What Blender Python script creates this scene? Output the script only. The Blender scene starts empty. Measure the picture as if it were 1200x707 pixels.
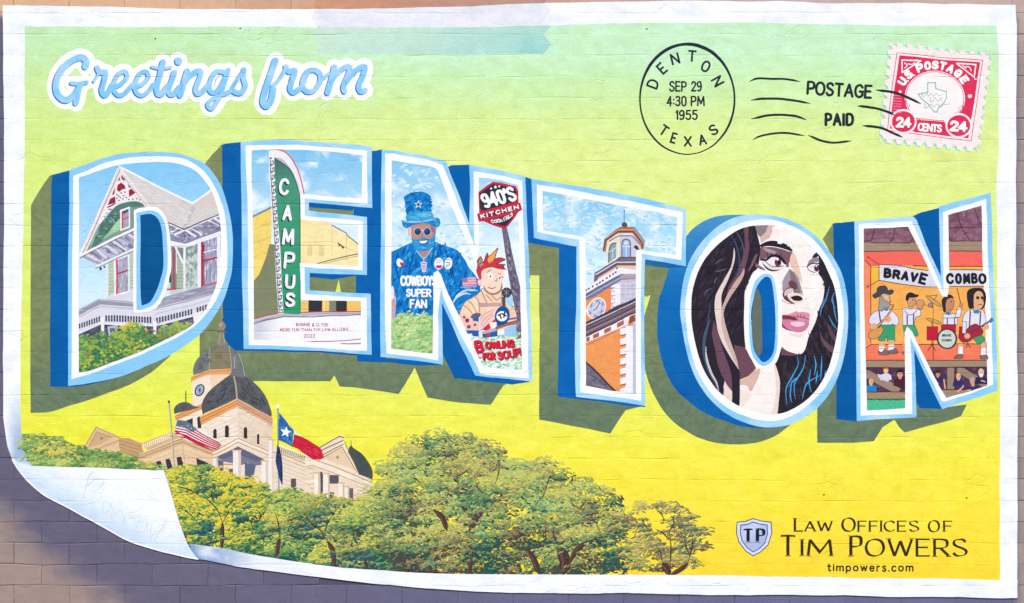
"""Postcard style mural on a painted brick wall, built as real relief with paint laid over it."""
EXPOSURE = 0.52
import bpy, math, random
import numpy as np
from mathutils import Vector
from mathutils.geometry import delaunay_2d_cdt as CDT

# ------------------------------------------------------------------ camera, sky, sun, exposure
scene = bpy.context.scene
COL = scene.collection
S = 0.008                 # metres per unit of the mural drawing
ZC = 3.6                  # height of the middle of the mural
def PX(x): return (x - 600.0) * S
def PZ(y): return (353.5 - y) * S + ZC

cam_data = bpy.data.cameras.new("camera")
cam = bpy.data.objects.new("camera", cam_data)
COL.objects.link(cam)
CAM_D = 15.0
cam.location = (0, -CAM_D, ZC)
cam.rotation_euler = (math.radians(90), 0, 0)
cam_data.sensor_width = 36
cam_data.lens = 36 * CAM_D / (1200 * S)
cam_data.clip_end = 500
scene.camera = cam

SUN_EL, SUN_AZ = math.radians(52), math.radians(-28)      # azimuth measured from the wall's normal, minus = from the left
sun_vec = Vector((math.cos(SUN_EL) * math.sin(SUN_AZ), -math.cos(SUN_EL) * math.cos(SUN_AZ), math.sin(SUN_EL)))
world = bpy.data.worlds.new("World"); scene.world = world; world.use_nodes = True
wn = world.node_tree.nodes; wl = world.node_tree.links
sky = wn.new("ShaderNodeTexSky"); sky.sky_type = 'NISHITA'; sky.sun_disc = False
sky.sun_elevation = SUN_EL
sky.sun_rotation = math.atan2(sun_vec.x, sun_vec.y)
bg = wn["Background"]; bg.inputs[1].default_value = 0.13
wl.new(sky.outputs[0], bg.inputs[0])
sun_data = bpy.data.lights.new("sun", 'SUN'); sun_data.energy = 3.6; sun_data.angle = math.radians(0.6)
sun_data.color = (1.0, 0.95, 0.88)
sun = bpy.data.objects.new("sun", sun_data); COL.objects.link(sun)
sun.rotation_euler = (-sun_vec).to_track_quat('-Z', 'Y').to_euler()
scene.view_settings.view_transform = 'Standard'
scene.view_settings.look = 'None'
scene.view_settings.exposure = EXPOSURE
scene.view_settings.gamma = 1
scene.render.engine = 'CYCLES'
scene.cycles.max_bounces = 3

# ------------------------------------------------------------------ colour helpers
PAINT = 0.8
def rgb(h):
    h = h.lstrip('#'); return np.array([int(h[i:i + 2], 16) / 255 for i in (0, 2, 4)])
def lin(c):
    c = np.clip(np.asarray(c, float), 0, 1)
    return np.where(c <= 0.04045, c / 12.92, ((c + 0.055) / 1.055) ** 2.4)
rng = random.Random(7)
nrs = np.random.RandomState(11)
_NT = nrs.rand(64, 64)
def vnoise(x, y):
    x = np.asarray(x, float); y = np.asarray(y, float)
    xi = np.floor(x).astype(int); yi = np.floor(y).astype(int); fx = x - xi; fy = y - yi
    fx = fx * fx * (3 - 2 * fx); fy = fy * fy * (3 - 2 * fy)
    g = lambda a, b: _NT[a % 64, b % 64]
    return (g(xi, yi) * (1 - fx) + g(xi + 1, yi) * fx) * (1 - fy) + (g(xi, yi + 1) * (1 - fx) + g(xi + 1, yi + 1) * fx) * fy
def fbm(x, y, o=4):
    s = 0; a = .5; t = 0
    for i in range(o):
        s = s + a * vnoise(np.asarray(x) * 2 ** i + 17 * i, np.asarray(y) * 2 ** i + 31 * i); t += a; a *= .55
    return s / t
def ramp(t, stops):
    t = np.asarray(t, float)
    xs = [s[0] for s in stops]; cs = np.array([rgb(s[1]) for s in stops])
    return np.stack([np.interp(t, xs, cs[:, k]) for k in range(3)], -1)
def mix(a, b, t):
    t = np.asarray(t)[..., None]; return np.asarray(a) * (1 - t) + np.asarray(b) * t
def sstep(a, b, t):
    t = np.clip((np.asarray(t, float) - a) / (b - a), 0, 1); return t * t * (3 - 2 * t)

# ------------------------------------------------------------------ relief of the wall, shared by bricks and paint
COURSE, J0 = 24.86, 40.0
BRICK_L, C0 = 65.0, 16.5
rows = []; rowtype = []
for k in range(-4, 31):
    y = J0 + COURSE * k
    for dy, t in ((-.8, 1), (-.25, 3), (.35, 3), (2.9, 1), (12.6, 2)):
        rows.append(y + dy); rowtype.append((k, t))
colsx = []; coltype = []
for m in range(-4, 42):
    x = C0 + BRICK_L / 2 * m
    for dx, t in ((-.8, 1), (-.3, 3), (.3, 3), (2.0, 1), (16.2, 2)):
        colsx.append(x + dx); coltype.append((m, t))
GX = np.array(colsx); GY = np.array(rows)
NXg, NYg = len(GX), len(GY)
XX, YY = np.meshgrid(GX, GY)
Hm = (fbm(XX / 60, YY / 30, 3) - .5) * 0.004 + (nrs.rand(NYg, NXg) - .5) * 0.0003      # metres out of the wall
brick_h = nrs.rand(44, 60) * 0.0007
Hb = Hm.copy()
for j in range(NYg):
    k, t = rowtype[j]
    kk = k if t not in (1, 3) or GY[j] > J0 + COURSE * k else k - 1
    for i in range(NXg):
        m, tc = coltype[i]
        b = int(math.floor((GX[i] - C0 - (BRICK_L / 2 if kk % 2 else 0)) / BRICK_L)) + 3
        Hm[j, i] += brick_h[kk + 5, b]; Hb[j, i] = Hm[j, i]
        if t in (0, 3):
            Hm[j, i] -= 0.0026 * max(.10, 2.0 * vnoise(GX[i] / 19 + k * 7.3, k * 3.1) - .75)
        elif tc in (0, 3) and (m % 2) == (kk % 2):
            Hm[j, i] -= 0.0010 * vnoise(k * 5.3, m * 2.7)
gy, gx = np.gradient(Hm, GY * S, GX * S)
by, bx = np.gradient(Hb, GY * S, GX * S)
for j in range(NYg):
    if rowtype[j][1] in (1, 2): gy[j] = by[j]
    else: o_ = j - 1 if GY[j] < J0 + COURSE * rowtype[j][0] else j + 1; gy[j] = (Hm[o_] - Hm[j]) / ((GY[o_] - GY[j]) * S)
for i in range(NXg):
    if coltype[i][1] in (1, 2): gx[:, i] = bx[:, i]
    else: o_ = i - 1 if GX[i] < C0 + BRICK_L / 2 * coltype[i][0] else i + 1; gx[:, i] = (Hm[:, o_] - Hm[:, i]) / ((GX[o_] - GX[i]) * S)
NRM = np.stack([-gx, -np.ones_like(gx), gy], -1)          # y is down in the drawing, so +gy tilts the normal up
NRM[..., 2] = gy
NRM /= np.linalg.norm(NRM, axis=-1, keepdims=True)

def warp_d(u, v):
    return 1.5 * (fbm(u / 48 + 5, v / 30 + 2, 2) - .5), 3.4 * (fbm(u / 46 + 31, v / 22 + 17, 3) - .5)
def warp(u, v):
    """straight course grid -> drawing: the courses waver a little"""
    a, b = warp_d(u, v); return u + a, v + b
def unwarp(x, y):
    u, v = np.array(x, float), np.array(y, float)
    for _ in range(5):
        a, b = warp_d(u, v); u = x - a; v = y - b
    return u, v
def cell_of(x, y):
    i = np.clip(np.searchsorted(GX, x, 'right') - 1, 0, NXg - 2)
    j = np.clip(np.searchsorted(GY, y, 'right') - 1, 0, NYg - 2)
    return i, j
WARP = np.stack(warp(XX, YY), -1)
def relief(x, y, ci, cj):
    u = (x - GX[ci]) / (GX[ci + 1] - GX[ci]); v = (y - GY[cj]) / (GY[cj + 1] - GY[cj])
    def ip(F):
        a = F[cj, ci]; b = F[cj, ci + 1]; c = F[cj + 1, ci]; d = F[cj + 1, ci + 1]
        if F.ndim == 3: uu, vv = u[:, None], v[:, None]
        else: uu, vv = u, v
        up = a + (b - a) * uu + (d - b) * vv       # u >= v
        lo = a + (c - a) * vv + (d - c) * uu
        return np.where(uu >= vv, up, lo)
    return ip(Hm), ip(NRM), ip(WARP)

def split_s(T, s, c, idx):
    """split triangles T (n,3,2) where scalar s (n,3) crosses c (n,), returns new T, idx"""
    o = np.argsort(s, axis=1); r = np.arange(len(T))[:, None]
    T = T[r, o]; s = s[r, o]
    v0, v1, v2 = T[:, 0], T[:, 1], T[:, 2]; s0, s1, s2 = s[:, 0], s[:, 1], s[:, 2]
    def lp(a, b, sa, sb):
        d = np.where(np.abs(sb - sa) < 1e-12, 1, sb - sa); t = np.clip((c - sa) / d, 0, 1)[:, None]
        return a + (b - a) * t
    p = lp(v0, v2, s0, s2)
    lowc = (c <= s1)
    q = np.where(lowc[:, None], lp(v0, v1, s0, s1), lp(v1, v2, s1, s2))
    A = np.where(lowc[:, None, None], np.stack([v0, q, p], 1), np.stack([v0, v1, q], 1))
    B = np.where(lowc[:, None, None], np.stack([q, v1, v2], 1), np.stack([v0, q, p], 1))
    Cc = np.where(lowc[:, None, None], np.stack([q, v2, p], 1), np.stack([p, q, v2], 1))
    return np.concatenate([A, B, Cc]), np.concatenate([idx] * 3)
def area2(T):
    a = T[:, 1] - T[:, 0]; b = T[:, 2] - T[:, 0]
    return a[:, 0] * b[:, 1] - a[:, 1] * b[:, 0]
def conform(T, idx):
    EPS = 1e-4
    for ax, L in ((1, GY), (0, GX)):
        for it in range(14):
            v = T[:, :, ax]; lo = v.min(1); hi = v.max(1)
            a = np.searchsorted(L, lo + EPS, 'left'); b = np.searchsorted(L, hi - EPS, 'right')
            need = b > a
            if not need.any(): break
            mid = L[np.clip((a + b) // 2, 0, len(L) - 1)]
            mid = np.where(need, mid, 0)
            n = np.where(need)[0]
            T2, i2 = split_s(T[n], T[n][:, :, ax], mid[n], idx[n])
            k = np.abs(area2(T2)) > 1e-6
            T = np.concatenate([T[~need], T2[k]]); idx = np.concatenate([idx[~need], i2[k]])
    ce = T.mean(1); ci, cj = cell_of(ce[:, 0], ce[:, 1])
    u = (T[:, :, 0] - GX[ci][:, None]) / (GX[ci + 1] - GX[ci])[:, None]
    v = (T[:, :, 1] - GY[cj][:, None]) / (GY[cj + 1] - GY[cj])[:, None]
    d = u - v
    need = (d.max(1) > 1e-4) & (d.min(1) < -1e-4)
    if need.any():
        n = np.where(need)[0]
        T2, i2 = split_s(T[n], d[n], np.zeros(len(n)), idx[n])
        k = np.abs(area2(T2)) > 1e-6
        T = np.concatenate([T[~need], T2[k]]); idx = np.concatenate([idx[~need], i2[k]])
    f = area2(T) > 0          # y down: want counter-clockwise seen from the camera
    T[f] = T[f][:, ::-1]
    return T, idx

# ------------------------------------------------------------------ drawing: paths, polygons, strokes
def parse(p):
    if not isinstance(p, str): return [tuple(map(float, q)) for q in p]
    smooth = p[0] == '~'; closed = False
    if smooth: p = p[1:]
    if p.startswith('o'): closed = True; p = p[1:]
    pts = []; cor = []
    for tk in p.split():
        c = tk.endswith('!'); tk = tk.rstrip('!')
        x, y = tk.split(','); pts.append((float(x), float(y))); cor.append(c)
    if not smooth: return pts
    n = len(pts); out = []
    for i in range(n if closed else n - 1):
        p1, p2 = pts[i], pts[(i + 1) % n]
        p0 = pts[i - 1] if (closed or i > 0) and not cor[i] else p1
        p3 = pts[(i + 2) % n] if (closed or i + 2 < n) and not cor[(i + 1) % n] else p2
        L = math.dist(p1, p2); k = max(1, min(7, int(L / 2.2) + 1)) if L > 1.0 else (4 if L > .05 else 1)
        for s in range(k):
            t = s / k
            out.append(tuple(0.5 * (2 * b + (c - a) * t + (2 * a - 5 * b + 4 * c - d) * t * t + (-a + 3 * b - 3 * c + d) * t ** 3)
                             for a, b, c, d in zip(p0, p1, p2, p3)))
    if not closed: out.append(pts[-1])
    return out
def sarea(P):
    return sum(P[i - 1][0] * P[i][1] - P[i][0] * P[i - 1][1] for i in range(len(P))) / 2
def inside(P, Q):
    P = np.asarray(P, float); Q = np.asarray(Q, float)
    x, y = Q[:, 0][:, None], Q[:, 1][:, None]
    x1, y1 = P[:, 0], P[:, 1]; x2, y2 = np.roll(x1, -1), np.roll(y1, -1)
    c = ((y1 > y) != (y2 > y)) & (x < (x2 - x1) * (y - y1) / np.where(y2 == y1, 1e-9, y2 - y1) + x1)
    return c.sum(1) % 2 == 1

DABS = set()
PRIMS = []       # (part, triangles, colour)
CLIP = None
def tri_faces(faces, holes=()):
    V = []; F = []; E = []
    def add(P):
        P = [p for i, p in enumerate(P) if math.dist(p, P[i - 1]) > 1e-3]
        if len(P) < 3: return None
        b = len(V); V.extend(Vector(p) for p in P); return list(range(b, b + len(P)))
    for P in faces:
        a = sarea(P)
        if abs(a) < 1e-4: continue
        if a < 0: P = P[::-1]
        f = add(list(P))
        if f: F.append(f)
    if not F: return np.zeros((0, 3, 2))
    for h in holes:
        f = add(list(h))
        if f: E += [(f[i - 1], f[i]) for i in range(len(f))]
    clipi = None
    if CLIP is not None:
        allp = np.array([tuple(v) for v in V])
        mids = np.concatenate([(np.array(P) + np.roll(np.array(P), -1, 0)) / 2 for P in faces if len(P) > 2])
        if not (inside(CLIP, allp).all() and inside(CLIP, mids).all()):
            c = CLIP if sarea(CLIP) > 0 else CLIP[::-1]
            clipi = len(F); F.append(add(list(c)))
    v, e, f, ov, oe, of = CDT(V, E, F, 0, 1e-4, True)
    v = np.array([tuple(p) for p in v]); T = []
    for tri, o in zip(f, of):
        for k in range(1, len(tri) - 1): T.append((tri[0], tri[k], tri[k + 1]))
    if not T: return np.zeros((0, 3, 2))
    T = v[np.array(T)]
    T = T[np.abs(area2(T)) > 1e-5]
    ce = T.mean(1); keep = np.zeros(len(T), bool)
    for P in faces:
        A = np.array(P); lo, hi = A.min(0), A.max(0)
        w = np.where(~keep & (ce[:, 0] >= lo[0]) & (ce[:, 0] <= hi[0]) & (ce[:, 1] >= lo[1]) & (ce[:, 1] <= hi[1]))[0]
        if len(w): keep[w] |= inside(P, ce[w])
    if CLIP is not None: keep &= inside(CLIP, ce)
    T = T[keep]
    for h in holes:
        T = T[~inside(h, T.mean(1))]
    return T
def put(part, T, col):
    if len(T): PRIMS.append((part, T, col))
def poly(part, path, col, holes=()):
    put(part, tri_faces([parse(path)], [parse(h) for h in holes]), rgb(col) if isinstance(col, str) else col)
def polys(part, paths, col):
    put(part, tri_faces([parse(p) for p in paths]), rgb(col) if isinstance(col, str) else col)
def ell_pts(cx, cy, rx, ry, rot=0, n=None):
    n = n or max(8, min(40, int(max(rx, ry) * 3))); c, s = math.cos(rot), math.sin(rot)
    return [(cx + rx * math.cos(a) * c - ry * math.sin(a) * s, cy + rx * math.cos(a) * s + ry * math.sin(a) * c)
            for a in (2 * math.pi * i / n for i in range(n))]
def ell(part, cx, cy, rx, ry, col, rot=0):
    put(part, tri_faces([ell_pts(cx, cy, rx, ry, math.radians(rot))]), rgb(col) if isinstance(col, str) else col)
def ribbon(P, w, taper=0, nib=None, cap=True):
    """faces covering a polyline P with width w (number or function of 0..1)"""
    P = [p for i, p in enumerate(P) if i == 0 or math.dist(p, P[i - 1]) > 1e-3]
    if len(P) < 2: return [ell_pts(P[0][0], P[0][1], w / 2, w / 2)]
    L = [0]
    for i in range(1, len(P)): L.append(L[-1] + math.dist(P[i], P[i - 1]))
    F = []; n = len(P)
    closed = math.dist(P[0], P[-1]) < 1e-2
    def W(i):
        t = L[i] / L[-1]; ww = w(t) if callable(w) else w
        if taper: ww *= min(1, 0.25 + t / taper * .75, 0.25 + (1 - t) / taper * .75)
        return ww
    dirs = []
    for i in range(n - 1):
        dx, dy = P[i + 1][0] - P[i][0], P[i + 1][1] - P[i][1]; d = math.hypot(dx, dy); dirs.append((dx / d, dy / d))
    for i in range(n - 1):
        ends = []
        for j, own in ((i, i), (i + 1, i)):
            da = dirs[(j - 1) % (n - 1)] if (j > 0 or closed) else dirs[0]
            db = dirs[j % (n - 1)] if (j < n - 1 or closed) else dirs[-1]
            bx, by = da[0] + db[0], da[1] + db[1]; m = math.hypot(bx, by)
            d = dirs[own]
            if m < 1.0: nx, ny = -d[1], d[0]
            else:
                bx /= m; by /= m; k = 1 / max(.5, bx * d[0] + by * d[1]); nx, ny = -by * k, bx * k
            ww = W(j) / 2
            if nib:
                th = math.atan2(d[1], d[0]); ww *= nib[1] + (1 - nib[1]) * abs(math.sin(th - nib[0]))
            ends.append(((P[j][0] + nx * ww, P[j][1] + ny * ww), (P[j][0] - nx * ww, P[j][1] - ny * ww)))
        F.append([ends[0][0], ends[1][0], ends[1][1], ends[0][1]])
    if cap:
        for j in ((0, n - 1) if not closed else ()):
            r = W(j) / 2
            if r > .25: F.append(ell_pts(P[j][0], P[j][1], r, r, 0, 8))
        for j in range(1, n - 1):      # round outer corners
            a, b = dirs[j - 1], dirs[j]
            if a[0] * b[0] + a[1] * b[1] < .4:
                r = W(j) / 2
                if r > .25: F.append(ell_pts(P[j][0], P[j][1], r, r, 0, 8))
    return F
def stroke(part, path, w, col, taper=0, nib=None, cap=True):
    put(part, tri_faces(ribbon(parse(path), w, taper, nib, cap)), rgb(col) if isinstance(col, str) else col)
def strokes(part, paths, w, col, taper=0, cap=True):
    F = []
    for p in paths: F += ribbon(parse(p), w, taper, None, cap)
    put(part, tri_faces(F), rgb(col) if isinstance(col, str) else col)
def rects(part, L, col):
    put(part, tri_faces([[(a, b), (c, b), (c, d), (a, d)] for a, b, c, d in L]), rgb(col) if isinstance(col, str) else col)
def dab(part, x, y, a, b, rot, col):
    n = 6; o = rng.random() * 6
    P = []
    for i in range(n):
        t = 2 * math.pi * i / n; r = .8 + .4 * rng.random()
        ex, ey = a * r * math.cos(t), b * r * math.sin(t)
        P.append((x + ex * math.cos(rot) - ey * math.sin(rot), y + ex * math.sin(rot) + ey * math.cos(rot)))
    if CLIP is not None:
        if not inside(CLIP, [(x, y)])[0]: return
        if not inside(CLIP, P).all():
            put(part, tri_faces([P]), col); return
    P = np.array(P)
    T = np.array([[P[0], P[i], P[i + 1]] for i in range(1, n - 1)])
    DABS.add(len(PRIMS)); put(part, T, col)

# ------------------------------------------------------------------ objects
def tag(o, label=None, cat=None, kind=None, group=None):
    if label: o['label'] = label
    if cat: o['category'] = cat
    if kind: o['kind'] = kind
    if group: o['group'] = group
    return o
def empty(name, parent=None, **k):
    o = bpy.data.objects.new(name, None); COL.objects.link(o); o.empty_display_size = .1
    if parent: o.parent = parent
    return tag(o, **k)
def part(name, parent, label=None, kind=None):
    """a painted part: its mesh is filled in when the whole picture has been drawn"""
    me = bpy.data.meshes.new(name); o = bpy.data.objects.new(name, me); COL.objects.link(o); o.parent = parent
    return tag(o, label=label, kind=kind)

def paint_material():
    m = bpy.data.materials.new("masonry_paint"); m.use_nodes = True
    nt = m.node_tree; n = nt.nodes; l = nt.links; b = n["Principled BSDF"]
    at = n.new("ShaderNodeAttribute"); at.attribute_name = "paint"
    geo = n.new("ShaderNodeNewGeometry")
    mp = n.new("ShaderNodeMapping"); mp.inputs['Scale'].default_value = (1, 1, 1.5); l.new(geo.outputs['Position'], mp.inputs[0])
    n1 = n.new("ShaderNodeTexNoise"); n1.inputs['Scale'].default_value = 9; n1.inputs['Detail'].default_value = 9; n1.inputs['Roughness'].default_value = .72
    l.new(mp.outputs[0], n1.inputs[0])
    n2 = n.new("ShaderNodeTexNoise"); n2.inputs['Scale'].default_value = 85; n2.inputs['Detail'].default_value = 3; n2.inputs['Roughness'].default_value = .8
    l.new(geo.outputs['Position'], n2.inputs[0])
    add = n.new("ShaderNodeMath"); add.operation = 'ADD'; l.new(n1.outputs[0], add.inputs[0]); l.new(n2.outputs[0], add.inputs[1])
    mr = n.new("ShaderNodeMapRange"); mr.inputs[1].default_value = .65; mr.inputs[2].default_value = 1.35; mr.inputs[3].default_value = .87; mr.inputs[4].default_value = 1.10
    l.new(add.outputs[0], mr.inputs[0])
    # pits in the masonry where the paint did not reach
    vo = n.new("ShaderNodeTexVoronoi"); vo.inputs['Scale'].default_value = 26; vo.feature = 'F1'
    l.new(mp.outputs[0], vo.inputs[0])
    pit = n.new("ShaderNodeMapRange"); pit.inputs[1].default_value = .02; pit.inputs[2].default_value = .09; pit.inputs[3].default_value = .0; pit.inputs[4].default_value = 1
    l.new(vo.outputs['Distance'], pit.inputs[0])
    n4 = n.new("ShaderNodeTexNoise"); n4.inputs['Scale'].default_value = 3.1; l.new(geo.outputs['Position'], n4.inputs[0])
    msk = n.new("ShaderNodeMapRange"); msk.inputs[1].default_value = .50; msk.inputs[2].default_value = .62; msk.inputs[3].default_value = 1.0; msk.inputs[4].default_value = 0
    l.new(n4.outputs[0], msk.inputs[0])
    mx = n.new("ShaderNodeMath"); mx.operation = 'MAXIMUM'; l.new(pit.outputs[0], mx.inputs[0]); l.new(msk.outputs[0], mx.inputs[1])
    vm = n.new("ShaderNodeVectorMath"); vm.operation = 'SCALE'; l.new(at.outputs['Color'], vm.inputs[0]); l.new(mr.outputs[0], vm.inputs['Scale'])
    l.new(vm.outputs[0], b.inputs['Base Color'])
    b.inputs['Roughness'].default_value = .72; b.inputs['Specular IOR Level'].default_value = .07
    # hairline cracks wandering through the paint in places
    nd = n.new("ShaderNodeTexNoise"); nd.inputs['Scale'].default_value = 9; nd.inputs['Detail'].default_value = 6; l.new(geo.outputs['Position'], nd.inputs[0])
    ds = n.new("ShaderNodeVectorMath"); ds.operation = 'MULTIPLY_ADD'; ds.inputs[1].default_value = (.16, .16, .16); l.new(nd.outputs['Color'], ds.inputs[0]); l.new(mp.outputs[0], ds.inputs[2])
    ve = n.new("ShaderNodeTexVoronoi"); ve.feature = 'DISTANCE_TO_EDGE'; ve.inputs['Scale'].default_value = 3.4; l.new(ds.outputs[0], ve.inputs[0])
    ce = n.new("ShaderNodeMapRange"); ce.inputs[1].default_value = 0; ce.inputs[2].default_value = .022; ce.inputs[3].default_value = 1; ce.inputs[4].default_value = 0; l.new(ve.outputs['Distance'], ce.inputs[0])
    nm = n.new("ShaderNodeTexNoise"); nm.inputs['Scale'].default_value = 1.9; nm.inputs['Detail'].default_value = 4; l.new(mp.outputs[0], nm.inputs[0])
    jm = n.new("ShaderNodeMapRange"); jm.inputs[1].default_value = .54; jm.inputs[2].default_value = .66; l.new(nm.outputs[0], jm.inputs[0])
    jt = n.new("ShaderNodeMath"); jt.operation = 'MULTIPLY'; l.new(ce.outputs[0], jt.inputs[0]); l.new(jm.outputs[0], jt.inputs[1])
    dk = n.new("ShaderNodeMath"); dk.operation = 'MULTIPLY_ADD'; dk.inputs[1].default_value = -.07; l.new(jt.outputs[0], dk.inputs[0]); l.new(mr.outputs[0], dk.inputs[2]); l.new(dk.outputs[0], vm.inputs['Scale'])
    # fine relief: brushed paint over rough brick, with scattered pits
    n3 = n.new("ShaderNodeTexNoise"); n3.inputs['Scale'].default_value = 48; n3.inputs['Detail'].default_value = 7; n3.inputs['Roughness'].default_value = .75
    l.new(mp.outputs[0], n3.inputs[0])
    h = n.new("ShaderNodeMath"); h.operation = 'MULTIPLY_ADD'; h.inputs[1].default_value = .9
    l.new(n3.outputs[0], h.inputs[0]); 
    mu = n.new("ShaderNodeMath"); mu.operation = 'MULTIPLY'; mu.inputs[1].default_value = .55; l.new(mx.outputs[0], mu.inputs[0])
    hj = n.new("ShaderNodeMath"); hj.operation = 'MULTIPLY_ADD'; hj.inputs[1].default_value = -.5; l.new(jt.outputs[0], hj.inputs[0]); l.new(mu.outputs[0], hj.inputs[2])
    l.new(hj.outputs[0], h.inputs[2])
    bp = n.new("ShaderNodeBump"); bp.inputs['Strength'].default_value = 1.0; bp.inputs['Distance'].default_value = 0.0036
    l.new(h.outputs[0], bp.inputs['Height']); l.new(bp.outputs[0], b.inputs['Normal'])
    return m
MAT = paint_material()

LAYER = 0.00003
COAT = 0.0035
def bake():
    """stack every painted shape in drawing order and turn the shapes into meshes that follow the wall's relief"""
    allT = np.concatenate([T for _, T, _ in PRIMS]); u, v = unwarp(allT[..., 0], allT[..., 1]); allT = np.stack([u, v], -1); k0 = 0
    for i, (pt, T, c) in enumerate(PRIMS): PRIMS[i] = (pt, allT[k0:k0 + len(T)], c); k0 += len(T)
    # which shapes and which bits of them stay uncovered: a buffer of half-unit cells
    R = 2; BW, BH = 1290 * R, 800 * R
    ID = np.full((BH, BW), -1, np.int32)
    for i, (pt, T, c) in enumerate(PRIMS):
        if i in DABS:        # a dab: convex fan
            groups = [np.concatenate([T[0], T[1:, 2]])]
        else: groups = list(T)
        for P in groups:
            P = (P + 40) * R; lo = np.floor(P.min(0)).astype(int).clip(0); hi = np.ceil(P.max(0)).astype(int); hi[0] = min(hi[0], BW - 1); hi[1] = min(hi[1], BH - 1)
            if (hi <= lo).any(): continue
            X = np.arange(lo[0], hi[0] + 1)[None, :] + .5; Y = np.arange(lo[1], hi[1] + 1)[:, None] + .5
            x1, y1 = P[:, 0], P[:, 1]; x2, y2 = np.roll(x1, -1), np.roll(y1, -1)
            sg_ = 1 if (x1 * y2 - x2 * y1).sum() > 0 else -1
            m = np.ones((Y.shape[0], X.shape[1]), bool)
            for q in range(len(P)): m &= sg_ * ((x2[q] - x1[q]) * (Y - y1[q]) - (y2[q] - y1[q]) * (X - x1[q])) >= -1e-6
            ID[lo[1]:hi[1] + 1, lo[0]:hi[0] + 1][m] = i
    seen = np.bincount(ID[ID >= 0].ravel(), minlength=len(PRIMS))
    def covered(T, pid):
        """bits of shapes that no sample finds in the buffer"""
        vis = np.zeros(len(T), bool)
        big = (T.max(1) - T.min(1)).max(1)
        for n_, sel in ((4, np.where(big <= 4)[0]), (9, np.where(big > 4)[0])):
            for u in range(n_ + 1):
                for v in range(n_ + 1 - u):
                    a_, b_ = u / n_, v / n_; w = sel[~vis[sel]]
                    if not len(w): continue
                    p = (T[w, 0] * a_ + T[w, 1] * b_ + T[w, 2] * (1 - a_ - b_))
                    p = p * .96 + T[w].mean(1) * .04
                    q = ((p + 40) * R).astype(int); q[:, 0] = q[:, 0].clip(0, BW - 1); q[:, 1] = q[:, 1].clip(0, BH - 1)
                    vis[w] = ID[q[:, 1], q[:, 0]] == pid[w]
        return ~vis
    Hc = np.zeros((800, 1290))      # stacking height per 1-unit cell
    lay = []
    for i, (pt, T, c) in enumerate(PRIMS):
        if seen[i] == 0 and i in DABS: lay.append(0); continue
        lo = np.floor(T.min(1) + 40).astype(int).clip(0); hi = np.floor(T.max(1) + 40).astype(int)
        if i in DABS: bx_ = [(lo[:, 0].min(), hi[:, 0].max(), lo[:, 1].min(), hi[:, 1].max())]
        else: bx_ = list(zip(lo[:, 0], hi[:, 0], lo[:, 1], hi[:, 1]))
        m = (.25 if i in DABS else 1) + max(float(Hc[c_:d_ + 1, a_:b_ + 1].max(initial=0)) for a_, b_, c_, d_ in bx_)
        for a_, b_, c_, d_ in bx_: Hc[c_:d_ + 1, a_:b_ + 1] = m
        lay.append(m)
    print("layers", max(lay), "shapes", len(PRIMS), "hidden", int((seen == 0).sum()))
    byp = {}
    for i, (pt, T, c) in enumerate(PRIMS):
        if lay[i]: byp.setdefault(pt.name, []).append(i)
    total = 0
    for nm, ids in byp.items():
        o = bpy.data.objects[nm]
        T = np.concatenate([PRIMS[i][1] for i in ids]); pid = np.concatenate([np.full(len(PRIMS[i][1]), i) for i in ids])
        T = T.astype(float); T[:, :, 0] = T[:, :, 0].clip(GX[0] + .01, GX[-1] - .01); T[:, :, 1] = T[:, :, 1].clip(GY[0] + .01, GY[-1] - .01)
        T, pid = conform(T, pid)
        k = np.abs(area2(T)) > 1e-5; T = T[k]; pid = pid[k]
        k = ~covered(T, pid); T = T[k]; pid = pid[k]
        if not len(T): continue
        n = len(T); total += n
        ce = T.mean(1); ci, cj = cell_of(ce[:, 0], ce[:, 1])
        ci3 = np.repeat(ci, 3); cj3 = np.repeat(cj, 3); P = T.reshape(-1, 2); p3 = np.repeat(pid, 3)
        key = np.stack([p3.astype(np.int64), np.round(P[:, 0] * 4000).astype(np.int64), np.round(P[:, 1] * 4000).astype(np.int64)], 1)
        kk = (key[:, 0] * 8000009 + key[:, 1]) * 8000009 + key[:, 2]
        _, first, inv = np.unique(kk, return_index=True, return_inverse=True)
        inv = inv.reshape(-1)
        V = P[first]; vp = p3[first]
        h, nr, wp = relief(V[:, 0], V[:, 1], ci3[first], cj3[first])
        L = np.array([lay[i] for i in vp]); V = wp
        co = np.stack([(V[:, 0] - 600) * S, -(h + COAT + L * LAYER), (353.5 - V[:, 1]) * S + ZC], 1)
        tri = inv.reshape(-1, 3)
        ok = (tri[:, 0] != tri[:, 1]) & (tri[:, 1] != tri[:, 2]) & (tri[:, 0] != tri[:, 2]); tri = tri[ok]
        me = o.data
        me.vertices.add(len(co)); me.vertices.foreach_set("co", co.ravel())
        me.loops.add(tri.size); me.loops.foreach_set("vertex_index", tri.ravel().astype(np.int32))
        me.polygons.add(len(tri)); me.polygons.foreach_set("loop_start", np.arange(0, tri.size, 3, dtype=np.int32))
        me.polygons.foreach_set("use_smooth", np.ones(len(tri), bool))
        ca = np.ones((len(co), 4), np.float32)
        order = np.argsort(vp, kind='stable'); vs = vp[order]
        st = np.searchsorted(vs, ids, 'left'); en = np.searchsorted(vs, ids, 'right')
        for i, a, b in zip(ids, st, en):
            if a == b: continue
            w = order[a:b]; c = PRIMS[i][2]
            ca[w, :3] = lin(c(V[w, 0], V[w, 1]) if callable(c) else c) * PAINT
        at = me.color_attributes.new("paint", 'FLOAT_COLOR', 'POINT'); at.data.foreach_set("color", ca.ravel())
        me.update(); me.validate()
        me.materials.append(MAT)
        nr = nr / np.linalg.norm(nr, axis=1, keepdims=True)
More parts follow.
